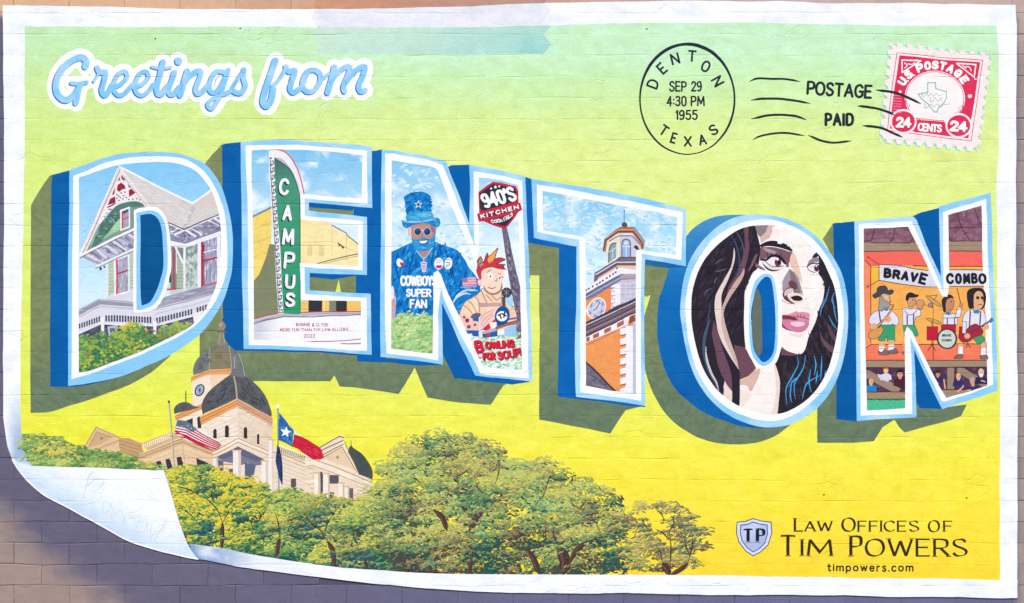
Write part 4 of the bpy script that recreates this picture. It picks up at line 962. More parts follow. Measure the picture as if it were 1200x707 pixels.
cm = lp(2, "cartoon_man", "cartoon man with spiky red hair, overalls and a bandaged bass guitar")
OUTB = '#7A5650'
BODY = "~566,338! 557.5,346.7 548,351.7 542.5,357.5 539,366 538,374 546,388! 556,390! 566,386! 590,392! 605,377 605,372.5 602.5,363 597,350! 588,342!"
poly(cm, BODY, '#F4D2B8'); strokes(cm, [BODY], .8, OUTB)
poly(cm, "~539,366! 545,372 551,373 561,376! 561,387 546.7,388! 541,380", '#F8C4B6')
for q in ("548,351 553,357 551,371 546,364", "554,348 561,352 560,367 554,366"): poly(cm, q, '#F2DCA8' if q[0:3] == '548' else '#F8E0C4')
for q in ("~543,358 548,361 553,367", "~548,352 554,358 558,366", "~556,347 561,354 562,366"): stroke(cm, q, 1.4, '#C89880')
strokes(cm, ["564,341 571,356 561,356", "588,343 588,357 570,357", "576,346 582,352 588,348", "570,346 576,352"], 1.2, '#B88C78'); poly(cm, "562,356 589,355 589,359 562,360", '#C6A09C'); rects(cm, [(576, 354.6, 580, 358)], '#EBA070')
poly(cm, "~551,372! 554,368 560,366.4 564,368! 561,372 554,373.6!", '#6E5C6E'); poly(cm, "554,371.6 561,371.4 561,377 554,376", '#1C68B0')
for x, y, r, c in ((547.4, 375.6, 2.6, '#9C3450'), (556.6, 380.6, 1.8, '#C8384A'), (549.4, 383, 2.4, '#4A5C94'), (544, 371.6, 1.8, '#B04058')): ell(cm, x, y, r, r, c)
poly(cm, "545,387.4 561,387.4 561,395 554,394.4 553,391 547,391.4", '#1C5EB0'); rects(cm, [(561.6, 372, 563.6, 395)], '#E4DDE4')
poly(cm, "563,384 562.5,373 569,367.5 579,363 580.6,367.5 576,377 567,386", '#F7C9C0'); strokes(cm, ["~564,381 568,374 577,367", "~566,383 571,376 579,369", "~563,374 568,368 579,363"], .6, '#C08880')
poly(cm, "565,386 573,379 575.4,385 570,388", '#D0304C'); poly(cm, "575.6,378 581,373.4 582.4,378", '#D0304C'); poly(cm, "575,378.6 582,377.4 582,384 575.6,385", '#F4F0F4'); poly(cm, "582,377 592,376 590,381 582,382", '#1C5EA4')
poly(cm, "564,389 582,384 584,388 566,393", '#B8B0BC'); poly(cm, "565,392 570,391 570,396 566,396", '#2458A0'); poly(cm, "570,390.6 574,390 574,395 570,396", '#C83C54'); poly(cm, "574,390 583,387.4 583,394 574,395", '#2460A8')
poly(cm, "583,389 605,379 605,394 583,394", '#9CC8EC'); poly(cm, "583,387 591,385.6 591,392 583,393", '#F0F0F6')
poly(cm, "~597,364! 602.5,362 605,372.5 595,375.4! 597,370", '#F6C8BC'); poly(cm, "592.6,348 601,347.6 600.6,362 594,359", '#A8D4F0'); poly(cm, "~o593,355 597,359 600,362 597,364 593,360", '#F6D6AC'); stroke(cm, "597,363.4 603,361.4", 1.8, '#F2CE6C')
cm0 = cm; cm = part('guitar', cm0)
stroke(cm, "582,384.6 594,380.4 606,377.4", 3.6, '#A0685A'); stroke(cm, "582,383 594,378.8 606,375.6", .8, '#6A4448'); stroke(cm, "594,374.6 605,373", 2.2, '#7A6C80')
ell(cm, 588.6, 370, 8.6, 11.4, '#12559E', 12); ell(cm, 588.2, 370.8, 6.4, 6, '#F8F6FA'); text(cm, "TX", 582.8, 369.2, 10, 6.4, 1.7, '#2A2024', ang=-24, gap=.25)
cm = part('microphone', cm0)
poly(cm, "588.4,348 592.4,348 592.2,360 588.8,360", '#55505C'); ell(cm, 593.8, 343, 6, 6, '#3E3C4C'); strokes(cm, ["590,340 597,346", "590,345.6 597,340.6", "593.6,337.6 593.6,348.6"], .6, '#9C98AC')
cm = part('head', cm0)
ell(cm, 562.4, 331, 3.2, 3.8, '#F6CDB8'); stroke(cm, "~563.8,328 560,328 559.4,332 561,334.8 564,334.6", .7, OUTB)
poly(cm, "~o563,316 570,313.6 577,313.2 584,314 589.6,317.5 591,323 588.4,327 589,333 588,339 583,343.4 576.7,344.8 571,342.6 566.7,338 565.6,333 564.6,327", '#FAD9C4')
stroke(cm, "~566.4,334 568.6,339.6 573,343.6 579,344.6 584,342.6 587.4,338.6 588.4,331", 2, '#A87868', taper=.15)
hd = cm; cm = part('hair', cm0)
poly(cm, "~559.4,321.7 558,317 559.4,311.7 558.6,306.7! 563,300.6! 565,305 566.7,307.5! 571,296! 573,300! 583.4,291! 581.7,298 580,303.4! 586,302 592.4,304! 587.5,306.6 583,309.4! 592,309.6! 590,312 593.4,316! 588,316 583,315.2 577,313.4 570,314.6 564.6,318 564.4,327! 561.4,327", '#C63C48')
poly(cm, "~571.4,305! 574,299 583,292.4! 580.4,301 577,307! 573,309", '#F2A650'); poly(cm, "~560,310! 563,303 567,310 564,314", '#B98A84'); poly(cm, "~563,313 568,310.6 576,312 583,306.6 591.6,304! 584,309 578,313 570,314", '#E03448'); stroke(cm, "~559.6,312 564,308 567,308", .7, '#5C3A3C')
for q in ("~559,306.7 563,300.8 565.6,306", "~566.7,307.5 571,296.4 573,300.4 583.4,291 581,298 579.6,303.6", "~580,303.6 586,302 592,304 587,306.6 582,309.4", "~582,309.6 592,309.8 589,312.6 593.4,316.4"): stroke(cm, q, .7, '#5C3238')
cm = hd
ell(cm, 575, 323.8, 3.4, 3.6, '#F6EEF4'); ell(cm, 574.8, 324.2, .8, 1.3, '#4C4458'); ell(cm, 585.6, 325.8, 2.6, 2.2, '#F6EEF4'); ell(cm, 585.6, 326, .9, 1.2, '#3C3440')
strokes(cm, ["~571,319.6 574,317 576,316.8", "~584,320.6 587,321.6", "~582,326 582.6,328.4 580,329", "~572.4,336.6 575,338.2 578,338 580.6,336.4", "~587,324.6 589.6,325.4"], .8, '#6A4844')
bt = lp(2, "red_lettering", "red cartoon lettering on the grass")
for off, cc, ww in ((0.9, '#3A2A2C', 2.8), (0, '#E0203C', 2.3)):
    letter_at(bt, 'B', 561 + off, 406.4 + off, 10.6, 15, ww + 1, cc, ang=-6)
    text(bt, "OWLING", 567.6 + off, 400.4 + off, 35, 9.6, ww, cc, ang=-5, gap=.16)
    text(bt, "FOR", 565 + off, 413.6 + off, 15.4, 9, ww, cc, ang=-4, gap=.16)
    text(bt, "SOUP!", 581.6 + off, 412.6 + off, 28.6, 10.4, ww, cc, ang=-11, gap=.2)
    stroke(bt, f"{555+off},{410+off} {560+off},{419+off}", ww, cc)
CLIP = None

# ================================================================== T: clock tower
CLIP = parse(PIC[3])
mottle(lp(3, "cloud", kind='stuff'), "636,224 700,236 793,255 792,299 747,293 700,300 686,340 686,280 637,270", ['#B4DCF4', '#C4E3F5', '#A6D5F1', '#D2EAF7'], 330, 3.2, 1.3, seed=12)
tw = lp(3, "clock_tower", "orange and white clock tower with a round clock")
LV = '#CFCBDC'
stroke(tw, "731.4,246 731.4,264", .8, '#5C5C6C'); ell(tw, 731.4, 247.4, 1, 1, '#4C4C5C'); poly(tw, "~728.6,266! 729,262 731.6,260.6 734.6,262 735.6,266!", '#54525E')
poly(tw, "710,284 724,275 741,275 752,287 748,296 748,304 722,304 711,309", '#EADFCB'); poly(tw, "726,275 741,275 752,287 748,300 748,304 726,304", LV)
poly(tw, "~713,308! 713.4,296 715,289 718,285.6 722,285! 722,302!", '#8CA6B8'); stroke(tw, "~713.4,308 713.6,296 715,289 718,285.6 722,285", 1.2, '#4C4A50'); strokes(tw, ["714,295 721.6,290.6", "718,292 718,303"], .8, '#D8DEE6')
poly(tw, "~728.8,303! 728.8,286 730.4,281.6 734,280.4 737.4,281.8 738.8,286 738.8,303!", '#9CB8E0'); stroke(tw, "~728.8,303 728.8,286 730.4,281.6 734,280.4 737.4,281.8 738.8,286 738.8,303", 1.2, '#6A5058'); strokes(tw, ["729,289 738.6,289", "733.8,289 733.8,302"], .9, '#E4E8F2'); ell(tw, 733.8, 285, 2.6, 2.6, '#D8DCE8')
poly(tw, "~742.6,290! 744,287.6 747,288.4 749,293! 746,293", '#3A3640'); stroke(tw, "725,277 725,303", 1.4, '#F4EEDC'); strokes(tw, ["714,283 725,276.6 741,276.6 751,288"], 1.1, '#5E5866')
poly(tw, "706,294 708,281 714,275.4 726,266.4 744,266.4 750.6,275 756,283 754.4,291.6 751,292 750,285.6 741,273.6 724,273.6 711.6,282.6 709.6,295", '#BE7656')
stroke(tw, "707.4,293 709.4,282.4 724,271.6 742,271.6 752.6,285 752.6,291", 1.3, '#5E3E48'); stroke(tw, "708,281.4 714,276 726,267 744,267 755,282", .9, '#7A5C60'); stroke(tw, "711,278.6 725,269.6 743,269.6", 1, '#E4A070')
poly(tw, "744,266.6 750.6,275 756,283 755,288 746,274 741,268", '#9C9498')
tw0 = tw; tw = part('tower_wall', tw0)
poly(tw, "684,345 700,333 722,318 748,316 748,356 722,366 712,372 684,388", '#EE8F58'); poly(tw, "723,314 748,312 748,356 716,366 716,340 726,326", LV)
for y in range(330, 356, 5): stroke(tw, f"726,{y} 746,{y - .6}", .6, '#A8A4BA')
for q in ("736,328 736,333", "730,333 730,338", "741,333 741,338", "736,338 736,343", "730,343 730,348", "741,343 741,348"): stroke(tw, q, .6, '#A8A4BA')
for k in range(7):
    y = 333 + k * 4.6; rects(tw, [(716 + (k % 2) * 2.6, y, 727, y + 4.7)], '#F1EEF8')
    stroke(tw, f"{716+(k%2)*2.6},{y+4.4} 721,{y+3.6}", .7, '#D8705C')
poly(tw, "696,331 696.6,320 722,304.6 726,301 748,301 748,312 724,312 702,327 700,333", '#7A6A7C')
stroke(tw, "698,322 722,307.6 748,307.6", 1.1, '#EAE2E8'); stroke(tw, "698,324.6 723,309.8 748,309.8", .8, '#4A3E4E'); stroke(tw, "697,320.4 722,305.4 726,302 748,302", .8, '#54465A'); poly(tw, "699,332 701,325.6 724,311.4 748,311.4 748,314.6 725,315.4", '#EFC09C')
poly(tw, "684,339 724,313.6 748,317 748,321.6 727,321.6 684,345.6", '#EEEDF8'); stroke(tw, "727,321.8 748,321.4", .8, '#8A809A'); poly(tw, "726,322.6 748,322.6 748,327 727,328.4", '#B49C9C'); stroke(tw, "727,327.6 748,327", .7, '#7A6070')
for x, y in ((690, 338.6), (694.6, 336), (699.6, 333.6), (703, 331.4), (706.4, 329), (711, 326), (714.6, 323.8), (718.4, 321.6), (721.4, 319.6), (723, 314.6), (687, 340.4)): poly(tw, [(x - 1.2, y - .5), (x + 1, y - 1.8), (x + 1.2, y + .3), (x - .8, y + 1.5)], '#5A5A6E')
poly(tw, "684,346.6 727,322.6 727,329 700,346 690,350.6 684,353", '#727AA2'); stroke(tw, "684,346.6 727,322.4", .9, '#3E4060'); stroke(tw, "684,350 727,326", .8, '#C8CCE0')
tw = part('clock', tw0)
ell(tw, 699, 361.6, 10.4, 13.6, '#F4EEF0', 32); ell(tw, 699, 361.6, 9, 12, '#B6B8D0', 32); ell(tw, 699, 361.6, 5, 7.4, '#D0D0E0', 32)
for k in range(12):
    a = math.radians(30 * k); x, y = 7.2 * math.cos(a), 9.8 * math.sin(a); c, s_ = math.cos(math.radians(32)), math.sin(math.radians(32))
    ell(tw, 699 + x * c - y * s_, 361.6 + x * s_ + y * c, .9, 1.1, '#F2F0F8' if k % 2 else '#5C6484')
strokes(tw, ["699,361.6 703,354", "699,361.6 695,364"], .9, '#3C4460')
tw = part('lower_cornice', tw0)
poly(tw, "684,383 720,359.6 745.6,349 748,366 733,372 684,399", '#77606E'); poly(tw, "684,379 745.6,349 745.6,354 684,385", '#4E4A5C')
stroke(tw, "684,382.4 746,353", .9, '#D9D4DE'); stroke(tw, "684,379.6 746,349.6", .8, '#2E2A38'); stroke(tw, "684,388 746,358.6", 1, '#40384A'); stroke(tw, "684,391 746,361", .8, '#B9A4A8'); stroke(tw, "684,395 740,368 746,366.4", 1, '#40303E')
tw = part('lower_wall', tw0)
poly(tw, "684,396.6 738,371 745,368 748,466 720,460 684,428", '#F0995A'); mottle(tw, "688,406 730,386 727,450 700,430", ['#F19E5E', '#EE9456', '#F2A262'], 90, 2.6, 1)
poly(tw, "684,397 738,370.6 735,382 684,403.6", '#F3EDF0')
for q in ("687,396 691,394.4 691,399.6 687,401", "695,392.6 702,389.4 702,394.6 695,397.6", "708,386.4 716,382.4 716,387.6 708,391.4", "723,379 731,375 731,380.4 723,384.4", "738,371 744,368.6 744,375 737,377"): poly(tw, q, '#A4685A')
stroke(tw, "684,403.8 734,381.4", .9, '#D2704C'); stroke(tw, "686,405 733,384", .5, '#9C5040')
rects(tw, [(733, 382, 747, 466)], '#F2EFF6')
for k in range(7):
    y = 385 + k * 11.6; poly(tw, [(726.6, y + 1), (733.6, y - 1), (733.6, y + 6.6), (727, y + 8)], '#F2EFF6'); stroke(tw, f"727,{y+8.4} 733.4,{y+7}", 1.2, '#8A4A3C')
rects(tw, [(741.6, 376, 745.6, 466)], '#BFC0D6'); poly(tw, "~737,380! 738,372 743,370! 745,376!", '#8C5244')
poly(tw, "684,422 694,430 722,459 684,454", '#6C687A'); mottle(tw, "687,428 716,456 688,450", ['#7E7A8E', '#5A5668', '#8C7E8C'], 40, 3, .8, base=.75, rot=.2); stroke(tw, "686,424.6 694,431.4 721,458", 2.2, '#4C3A44')
CLIP = None
# ================================================================== O: portrait
CLIP = parse(PIC[4])
w_ = lp(4, "painted_woman", "portrait of a woman with long dark hair and pink lips")
HD = '#2C2632'; PU = '#6E4A58'
poly(w_, "884,264 902,264 908,265 902,279 892,285 890,277", '#D3B6AA'); poly(w_, "884,264 900,264 897.5,272 891,278 888,276", '#8E8088')
# neck and shadow below the jaw
poly(w_, "~867,444! 876,441 885,434 891,433 887,446 880,459 876,453 871,451 867,452!", '#DBB6A4'); poly(w_, "860,404! 872,406 880,420 886,432 877,440.6 867,444.6! 866,432 860,416", PU)
poly(w_, "~908,426! 910,432 913,440 914,450 912,470 911,486! 903,486! 908,470 909,450 907,432!", '#EED6CA')
poly(w_, "~848,466! 849,446 853,448 860,458 858,478!", '#E9D4CC')
poly(w_, "~866,455 880,462 876,470 868,480", '#F0E0D6')
w0 = w_; w_ = part('hair', w0, 'dark hair with pale strands')
hair = "~880,262! 884,264 887,274 890,285 891,292 890,302 888,314 882,320 878,328 873,340 872,362 872,384 873,404 874,408! 860,404! 862,420 866,432 867,445! 866,478 857,474! 858,456 849,447 848,466! 836,455! 820,430 806,400 806,340 820,300 850,270!"
poly(w_, hair, HD); mottle(w_, "826,304 866,270 884,268 888,300 870,360 868,400 850,380 816,400 812,350", ['#241E28', '#342C3C', '#2A2230', '#3C3240'], 260, 5, 1.1, base=-1.1, rot=.3)
poly(w_, "~872,268! 877,264 877,280 878,292 873,314 866,330 856,344 851,352! 854,336 864,320 869,306 873,290", PU)
poly(w_, "~884,300! 888,298 882,312 876,319!", '#7A5460'); stroke(w_, "~856,274 862,286 866,300 866,314 861,326", 2, '#3C4A66', taper=.3); stroke(w_, "~862,270 870,286 872,300", 1.4, '#4A5A78', taper=.3)
for q in ("~838,310 842,306 847,304", "~837,319 846,317 852,314", "~836,332 838,328 841,325", "~825,347 828,341 835,338"): stroke(w_, q, 1, '#6A6888', taper=.3)
poly(w_, "~860,290! 861.4,298 859.6,310 853,328 846,344 845.4,356 846.4,372 850,392 857,406 863,422 866,434! 862,428 852,412 843,394 839,376 837.4,360 839,346 847,330 856,314 859,302", '#E6D2CA')
poly(w_, "~872,314! 872,321 867,332 856,348 849,362 847,376! 845,366 850,350 860,332 868,322", '#CBA8A0'); poly(w_, "~846,360 850,380 856,400 863,420 866,434! 861,424 851,402 845,382", '#CFB0A8')
poly(w_, "~836,376! 841,388 847,404 854,422 858,440 859,460! 850,448 842,430 838,410 834,392", '#6C4A5C'); poly(w_, "~843,398! 851,412 860,426 867,436! 866,478 858,474! 857,440 850,418", '#2A2430')
stroke(w_, "~832,374 826,394 825,412 830,432 838,448 843,462", 3.6, '#455A6C', taper=.2); stroke(w_, "~827,406 828,420 833,436 840,450 842,458", 2.4, '#CFC8D0', taper=.3); stroke(w_, "~833,356 830,372 828,386", 1.4, '#4A4E6C', taper=.3)
w_ = part('hair', w0, 'dark hair with blue streaks')
poly(w_, "~959,300! 962,296 990,330! 990,400 975,450 930,490! 911,487! 912.6,470 914,450 912,438 908,426! 916,407! 922,411 930,414 938,415 943,410 948,394 956,376 960,362 964,352 966,338 964,328 959,320 959.6,312", '#2A2530')
mottle(w_, "964,322 980,350 978,410 960,450 920,480 914,430 940,416 952,390 966,350", ['#231E2A', '#352E3A', '#3A3440', '#40363C'], 200, 5, 1.1, base=1.3, rot=.4)
poly(w_, "~916,406! 922,411 930,414.4 937,416 926,417! 915.6,416.4!", PU); poly(w_, "~960,386! 964,396 972,404 977,408! 976,414 968,408 962,398", '#6A4A58'); poly(w_, "~969,378 974,386 980,396! 979,402 972,392", '#5E4452')
BS = '#3FA8E8'
for q in ("~934,417 935,428 928,442 921,456 922,474", "~944,416 941,432 931,450 932,468", "~954,417 956,428 954,440", "~963,417 962,440 961,446", "~961,440 950,446 944,452 940,468", "~950,432 948,448 951,460", "~958,434 956,450", "~928,446 926,462 928,472", "~968,434 966,442", "~938,440 930,446 924,454"): stroke(w_, q, 1.5, BS, taper=.45)
for q in ("~978,342 975,352 979,362", "~972,336 968,350 963,362", "~976,350 978,366 981,378", "~971,370 976,380 982,388", "~966,350 962,364 961,372"): stroke(w_, q, 1.4, '#4C90C8', taper=.35)
w_ = part('eye', w0)
BW = '#2A2430'
poly(w_, "~891,290! 905,289.6 916,292 924,295 928.6,296 927,302 924.6,308 924.4,313! 917,314! 910,300 900,302 890,306!", '#7C5864'); poly(w_, "~893,291! 901,292 911,296 906,298.6 897,294.6", '#A8969E')
poly(w_, "~890,287.4! 898,283.3 906.7,282.3 915,284 923,287.6 929,293.4! 927.8,295.4! 918.6,292 910,289.6 900,288.6 892,290!", BW)
poly(w_, "~893,308! 898,312 905,315.6 914,316! 921,313.4! 921,309 916,302.6 910,300.6 903,301 897.6,305", '#F0E6EE'); poly(w_, "~897.6,312 905,313.6 914,313 918,314.6 908,316.6 901,315.4", '#E4D8D6')
ell(w_, 911.6, 307.6, 4, 5.2, '#6E3A42'); ell(w_, 912.4, 307.4, 1.8, 2.4, '#2A1A20'); ell(w_, 911, 303.8, 1.5, 1.6, '#FAF6FA')
poly(w_, "~890,303! 897,303.6 903,299 910,298.4 916,301 920,306 921.6,311! 918,309 915,305 909.6,301.6 903.6,302 898,306 892,305.6!", BW)
strokes(w_, ["900,301 899,298", "904,299.6 904,296.6", "909,299 909.6,296", "914,300.4 915.6,297.4"], .9, BW); stroke(w_, "~893,307.6 897,313 902,316.4 908,317.4 914,316.2", 2, BW, taper=.35); stroke(w_, "~896,306 903,311.4 910,312.6 918,312", .9, '#5C4850')
poly(w_, "~885,308! 891,312 897,316.4 892,316 885,313!", '#7E6A70')
w_ = part('nose', w0)
poly(w_, "~928.8,295! 931,298 934,304.4 937,315 939.4,325 940,334! 935,325 928,315 925.4,308 926,301", '#E8C6B2')
poly(w_, "925,315 931.5,320 936,325.5 939,338 941.8,346 931.5,345 929,338 920,343 916.6,341 917,330 919.6,324", '#A2949E'); poly(w_, "925,316 930,320 935,330 938,344 930,344 927,330", '#84747E')
poly(w_, "~o924,331.4 928.8,328.7 933.4,333 933.6,339 929,338.6 925,336.6 920,339.6 917,344 918.6,350.4 924,354.4 931.5,357 926,351 922.6,346 923,341 926,340", '#6E434C')
poly(w_, "~o921,340 926,338.2 929,340.6 927,343.6 922,345.4 919.6,347.6 919,343", '#DCC0BE')
poly(w_, "~922,347 931,343.6 940,345.4 944,351 938,355 931,355.4 926,352.6", '#F1DACC'); poly(w_, "~926,348.6! 931.5,346.5 937.6,347.6 941,350.6! 937,352.9 930,352.4", '#2E2428'); strokes(w_, ["~916,352 922,355.6 930,356.4", "~944,350 948,351.4 951,350"], .8, '#B08E88')
ell(w_, 949, 335.6, .9, .8, '#7C6460'); ell(w_, 949, 350.6, .7, .6, '#B09890')
w_ = part('eye', w0)
poly(w_, "~951.6,302! 953.6,298.4 957,295.8! 959.8,300! 957,301.6 954,304", BW); poly(w_, "~945.6,312! 947.6,306.4 952,302.6 958,301.6! 961,307! 954,307.6 949,311", '#8F8290')
poly(w_, "~946.6,313.4! 952.7,309.6 959.6,310.8! 959.6,318 953.6,318.6 949,316.4", '#EFE6EE'); ell(w_, 957, 314.2, 3.2, 4.4, '#5C3440'); ell(w_, 956.6, 311.8, 1.1, 1.2, '#F8F4F8')
stroke(w_, "~945.6,313 949,310 953,308.6 960,309", 1.3, BW); stroke(w_, "~946,314 949,317.6 955,319.6", .9, '#6A545C'); stroke(w_, "~950,321 955,322.6 959,321.6", .7, '#D8B8AC')
poly(w_, "~959.4,311! 961.6,307.6 964,306.4 968,314 969,322 960,322", '#2A2530'); strokes(w_, ["961,309 964.6,304.6", "963,308.6 967,306"], .9, BW)
w_ = part('lips', w0)
poly(w_, "~915,369! 922,368.6 928,367 932.4,364.8 936,366 939.6,365.4 944,366 948.6,367.4! 948.8,372 948,376! 930,377 915,375.6!", '#DC93AE'); poly(w_, "915,369 926,370 931,372 936,375.4 915,375.8", '#7E3444')
strokes(w_, ["~931,372 937,371.6 943,373 948,374.6", "934,369 934.6,372", "938,369 938.6,372.6", "942,370 942,373", "930,370 931,372"], 1, '#98405C')
poly(w_, "~915,374.6! 924,374.6 936,376 948.4,375.6! 947.6,381 944.6,386 939,389.6 931,389.2 923,386 915,381!", '#CF7E9E'); poly(w_, "~915,377 921,384 928,388.6! 920,386 914,381!", '#8E4460'); poly(w_, "~926,377.6 934,376.8 943,378 941,381.6 933,382.6 927,380.4", '#F0CCD8')
poly(w_, "~920,388 930,391.6 940,391.4 944,389 938,395 926,393", '#EFDCD4')
w_ = w0
mottle(part('cheek', w0), "906,265 930,273 950,290 940,296 912,282", ['#FAF2EE', '#F6EAE4', '#FBF6F2'], 40, 6, 3); mottle(w_, "942,320 962,330 962,350 950,366 944,350", ['#FAF2EE', '#F6EAE4', '#FBF6F2'], 30, 4, 4)
CLIP = None
poly(OU[4], "~o896,318 906,320 911,328 915,344 916.4,364 916,390 915.6,406 911,422 905,429.4 898,431 889,430 880,420 874,406 872,386 872,364 874,344 880,326 886,320", WH)
poly(OU[4], "~o896,321 905,324 909,336 911,352 912,370 911.6,390 910,410 905,423 896,429 888,426 881,414 878,394 877.6,370 880,346 886,328", LBc)
poly(SI[4], "~o896,325 903,327 906,340 908,360 908.8,380 908,400 905,416 896,424.4 890,421 883,408 881,386 880,368 883,350 887,336", BLc('#0058A6', '#066ABA'))
poly(SH[4], "~887,337! 891,346 892.6,362 893,386 893,412! 889,418! 884,408 881.4,388 881.4,368 883.4,350", '#667064')

# ================================================================== last N: band on a stage (plain stand-in figures)
CLIP = parse(PIC[5])
sg3 = lp(5, "stage", "orange stage with a purple tiled roof and a red floor")
BRN = '#A18A72'; LN = '#4A2C30'
poly(sg3, "1008,290 1160,290 1160,416 1008,416", lambda x, y: mix(rgb('#F6A84C') + 0 * x[:, None], rgb('#F4B866') + 0 * x[:, None], fbm(x / 8, y / 8)))
poly(sg3, "1008,290 1020,306 1020.6,403 1008,416", '#F58E66'); poly(sg3, "1020,305 1030,308 1030,330 1021,334", '#F6B840')
poly(sg3, "1008,294 1096,294 1096,312 1020,312 1012,303", '#F26A5E'); poly(sg3, "1108,294 1156,294 1156,312.6 1108,312.6", '#F26A5E'); poly(sg3, "1070,311.6 1096,312 1096,316 1084,316.4", '#F4B050'); poly(sg3, "1108,312.6 1156,312.6 1156,316 1108,316", '#F6B04A')
poly(sg3, "1008,262 1080,262 1086,286 1008,286", '#855A6C'); poly(sg3, "1108,235 1156,235 1156,284 1108,284", '#855A6C')
mottle(sg3, "1012,268 1072,268 1074,284 1012,284", ['#8E6476', '#7A5062', '#946A7C'], 60, 4, 1.6); mottle(sg3, "1112,252 1150,242 1150,281 1112,281", ['#8E6476', '#7A5062', '#946A7C'], 60, 3, 3)
rects(sg3, [(1008, 284.6, 1086, 294.4), (1108, 283, 1156, 294.4)], BRN)
for q in ("1008,268 1068,267", "1025,268 1021,282 1012,283", "1049,268 1045,281.6 1043,285 1021,284.6", "1071,277 1066,285 1046,284.6", "1008,294.6 1082,294.6", "1109,267.6 1154,267", "1121,248 1126,266 1136,281", "1141,243 1150,266", "1109,276 1115,283 1132,282.6", "1136,282.8 1154,282.6", "1108,294.6 1156,294.6", "1008,312.6 1012,303", "1070,311.6 1096,312.4", "1108,312.6 1156,312.6", "1020.4,312 1020.4,402", "1012,304 1020,312"): stroke(sg3, q, .9, LN)
strokes(sg3, ["1017,301.6 1030,310", "1016.4,336 1030,328.4"], .8, '#8C2C30'); ell(sg3, 1017, 301.6, 1.2, 1.2, '#A02830'); ell(sg3, 1016.4, 336, 1.4, 1.2, '#A02830')
poly(sg3, "1020,403.6 1160,403.6 1160,423 1008,423 1012.6,409.6", lambda x, y: mix(rgb('#F26C58') + 0 * x[:, None], rgb('#F58A62') + 0 * x[:, None], fbm(x / 6, y / 6)))
strokes(sg3, ["1012,410 1021,403.6 1158,403.6"], .9, LN)
rects(sg3, [(1008, 422.4, 1160, 430.4)], BRN); rects(sg3, [(1008, 430.4, 1160, 460)], '#4E3650'); mottle(sg3, "1014,432 1156,432 1156,455 1014,458", ['#5C4260', '#443048', '#66486A'], 90, 3, 1.6)
strokes(sg3, ["1008,422.4 1160,422.4", "1008,430.6 1160,430.6"], .9, LN)
poly(sg3, "1008,432 1018,434 1056,454 1053,459 1045,459 1008,439", '#9C8470'); rects(sg3, [(1110, 431, 1118, 457)], '#9C8470'); poly(sg3, "1122,431 1129,431 1158,448 1158,456 1150,453 1121,436", '#9C8470')
poly(sg3, "1008,459.6 1062,459.6 1062,468 1008,468", '#A6886C'); poly(sg3, "1096,457 1126,457 1136,459 1158,452 1158,462 1109,469", '#A08A76'); rects(sg3, [(1008, 467.6, 1064, 484)], '#4FBC92'); strokes(sg3, ["1008,459.6 1062,459.6", "1100,456.6 1122,456.8"], 1, LN)
for k in range(14): ell(sg3, 1017 + k * 3.3, 467.8 + (k % 3) * .3, 1.9, .9, '#2C5440', rot=20)
bn = lp(5, "banner", "white banner lettered in black brush capitals")
poly(bn, "1030,310 1050,311 1070,315 1087,317.4 1098,318 1098,336.4 1080,336 1055,333 1030,328.4", '#DCDAEA'); poly(bn, "1108,316 1156,316.6 1156,335.4 1108,335.6", '#DCDAEA')
strokes(bn, ["1098,336.4 1080,336 1055,333 1030,328.4 1030,310 1050,311 1070,315 1087,317.4", "1108,335.8 1156,335.4", "1108,316.2 1156,316.6"], .9, LN)
# audience under the stage
PS = ['#E2AE86', '#D69A78', '#C88A6A', '#EBC09A']
au0 = au = empty('audience', LT[5], label='small figures looking up from under the stage')
def bust(x, y, r, shirt, skin, hairc=None, beard=None):
    au = part('person', au0)
    poly(au, [(x - r * 2, y + r * 3.4), (x - r * 1.7, y + r * 1.6), (x - r * .6, y + r * 1.1), (x + r * .7, y + r * 1.1), (x + r * 1.8, y + r * 1.7), (x + r * 2, y + r * 3.4)], shirt)
    rects(au, [(x - r * .45, y + r * .6, x + r * .45, y + r * 1.4)], skin); ell(au, x, y, r * .85, r * 1.15, skin)
    if hairc: poly(au, [(x - r, y - r * .1), (x - r, y - r * .9), (x - r * .2, y - r * 1.5), (x + r * .8, y - r * 1.1), (x + r, y - r * .3), (x + r * .3, y - r * .6), (x - r * .5, y - r * .5)], hairc)
    if beard: poly(au, [(x - r * .8, y + r * .1), (x, y + r * .5), (x + r * .8, y + r * .1), (x + r * .5, y + r * 1.2), (x - r * .4, y + r * 1.2)], beard)
    ell(au, x + r * .3, y - r * .1, .5, .5, '#3A2A28')
bust(1020.6, 447.4, 3.4, '#1E86C6', PS[0]); bust(1038, 434, 3.4, '#D8D4E6', PS[3], '#B4482E'); au = part('person', au0); poly(au, "1052,442 1060,440 1062,458 1048,452", '#4C2434'); bust(1054.6, 438.6, 4, '#4C2434', PS[1], '#221C24')
au = part('arm', au0); poly(au, "1028,438 1034,440 1042,446 1040,448 1030,443", '#D8D4E6'); bust(1099, 438.6, 3, '#33306A', PS[2], '#2A1A2C'); bust(1123, 441, 3.4, '#33306A', PS[0]); bust(1140, 447.6, 3.8, '#3A3468', PS[1], '#A8A6B0'); bust(1149.6, 436.6, 4, '#2C2A50', PS[3], None, '#E8E8F0')
for q in ("1106,445 1107.4,455", "1122,459 1128,454 1128.6,452", "1132,458 1137,457", "1141,457.6 1146,457", "1150,446 1154,447.4", "1095,444 1099,450"): stroke(au, q, 1.6, PS[0])
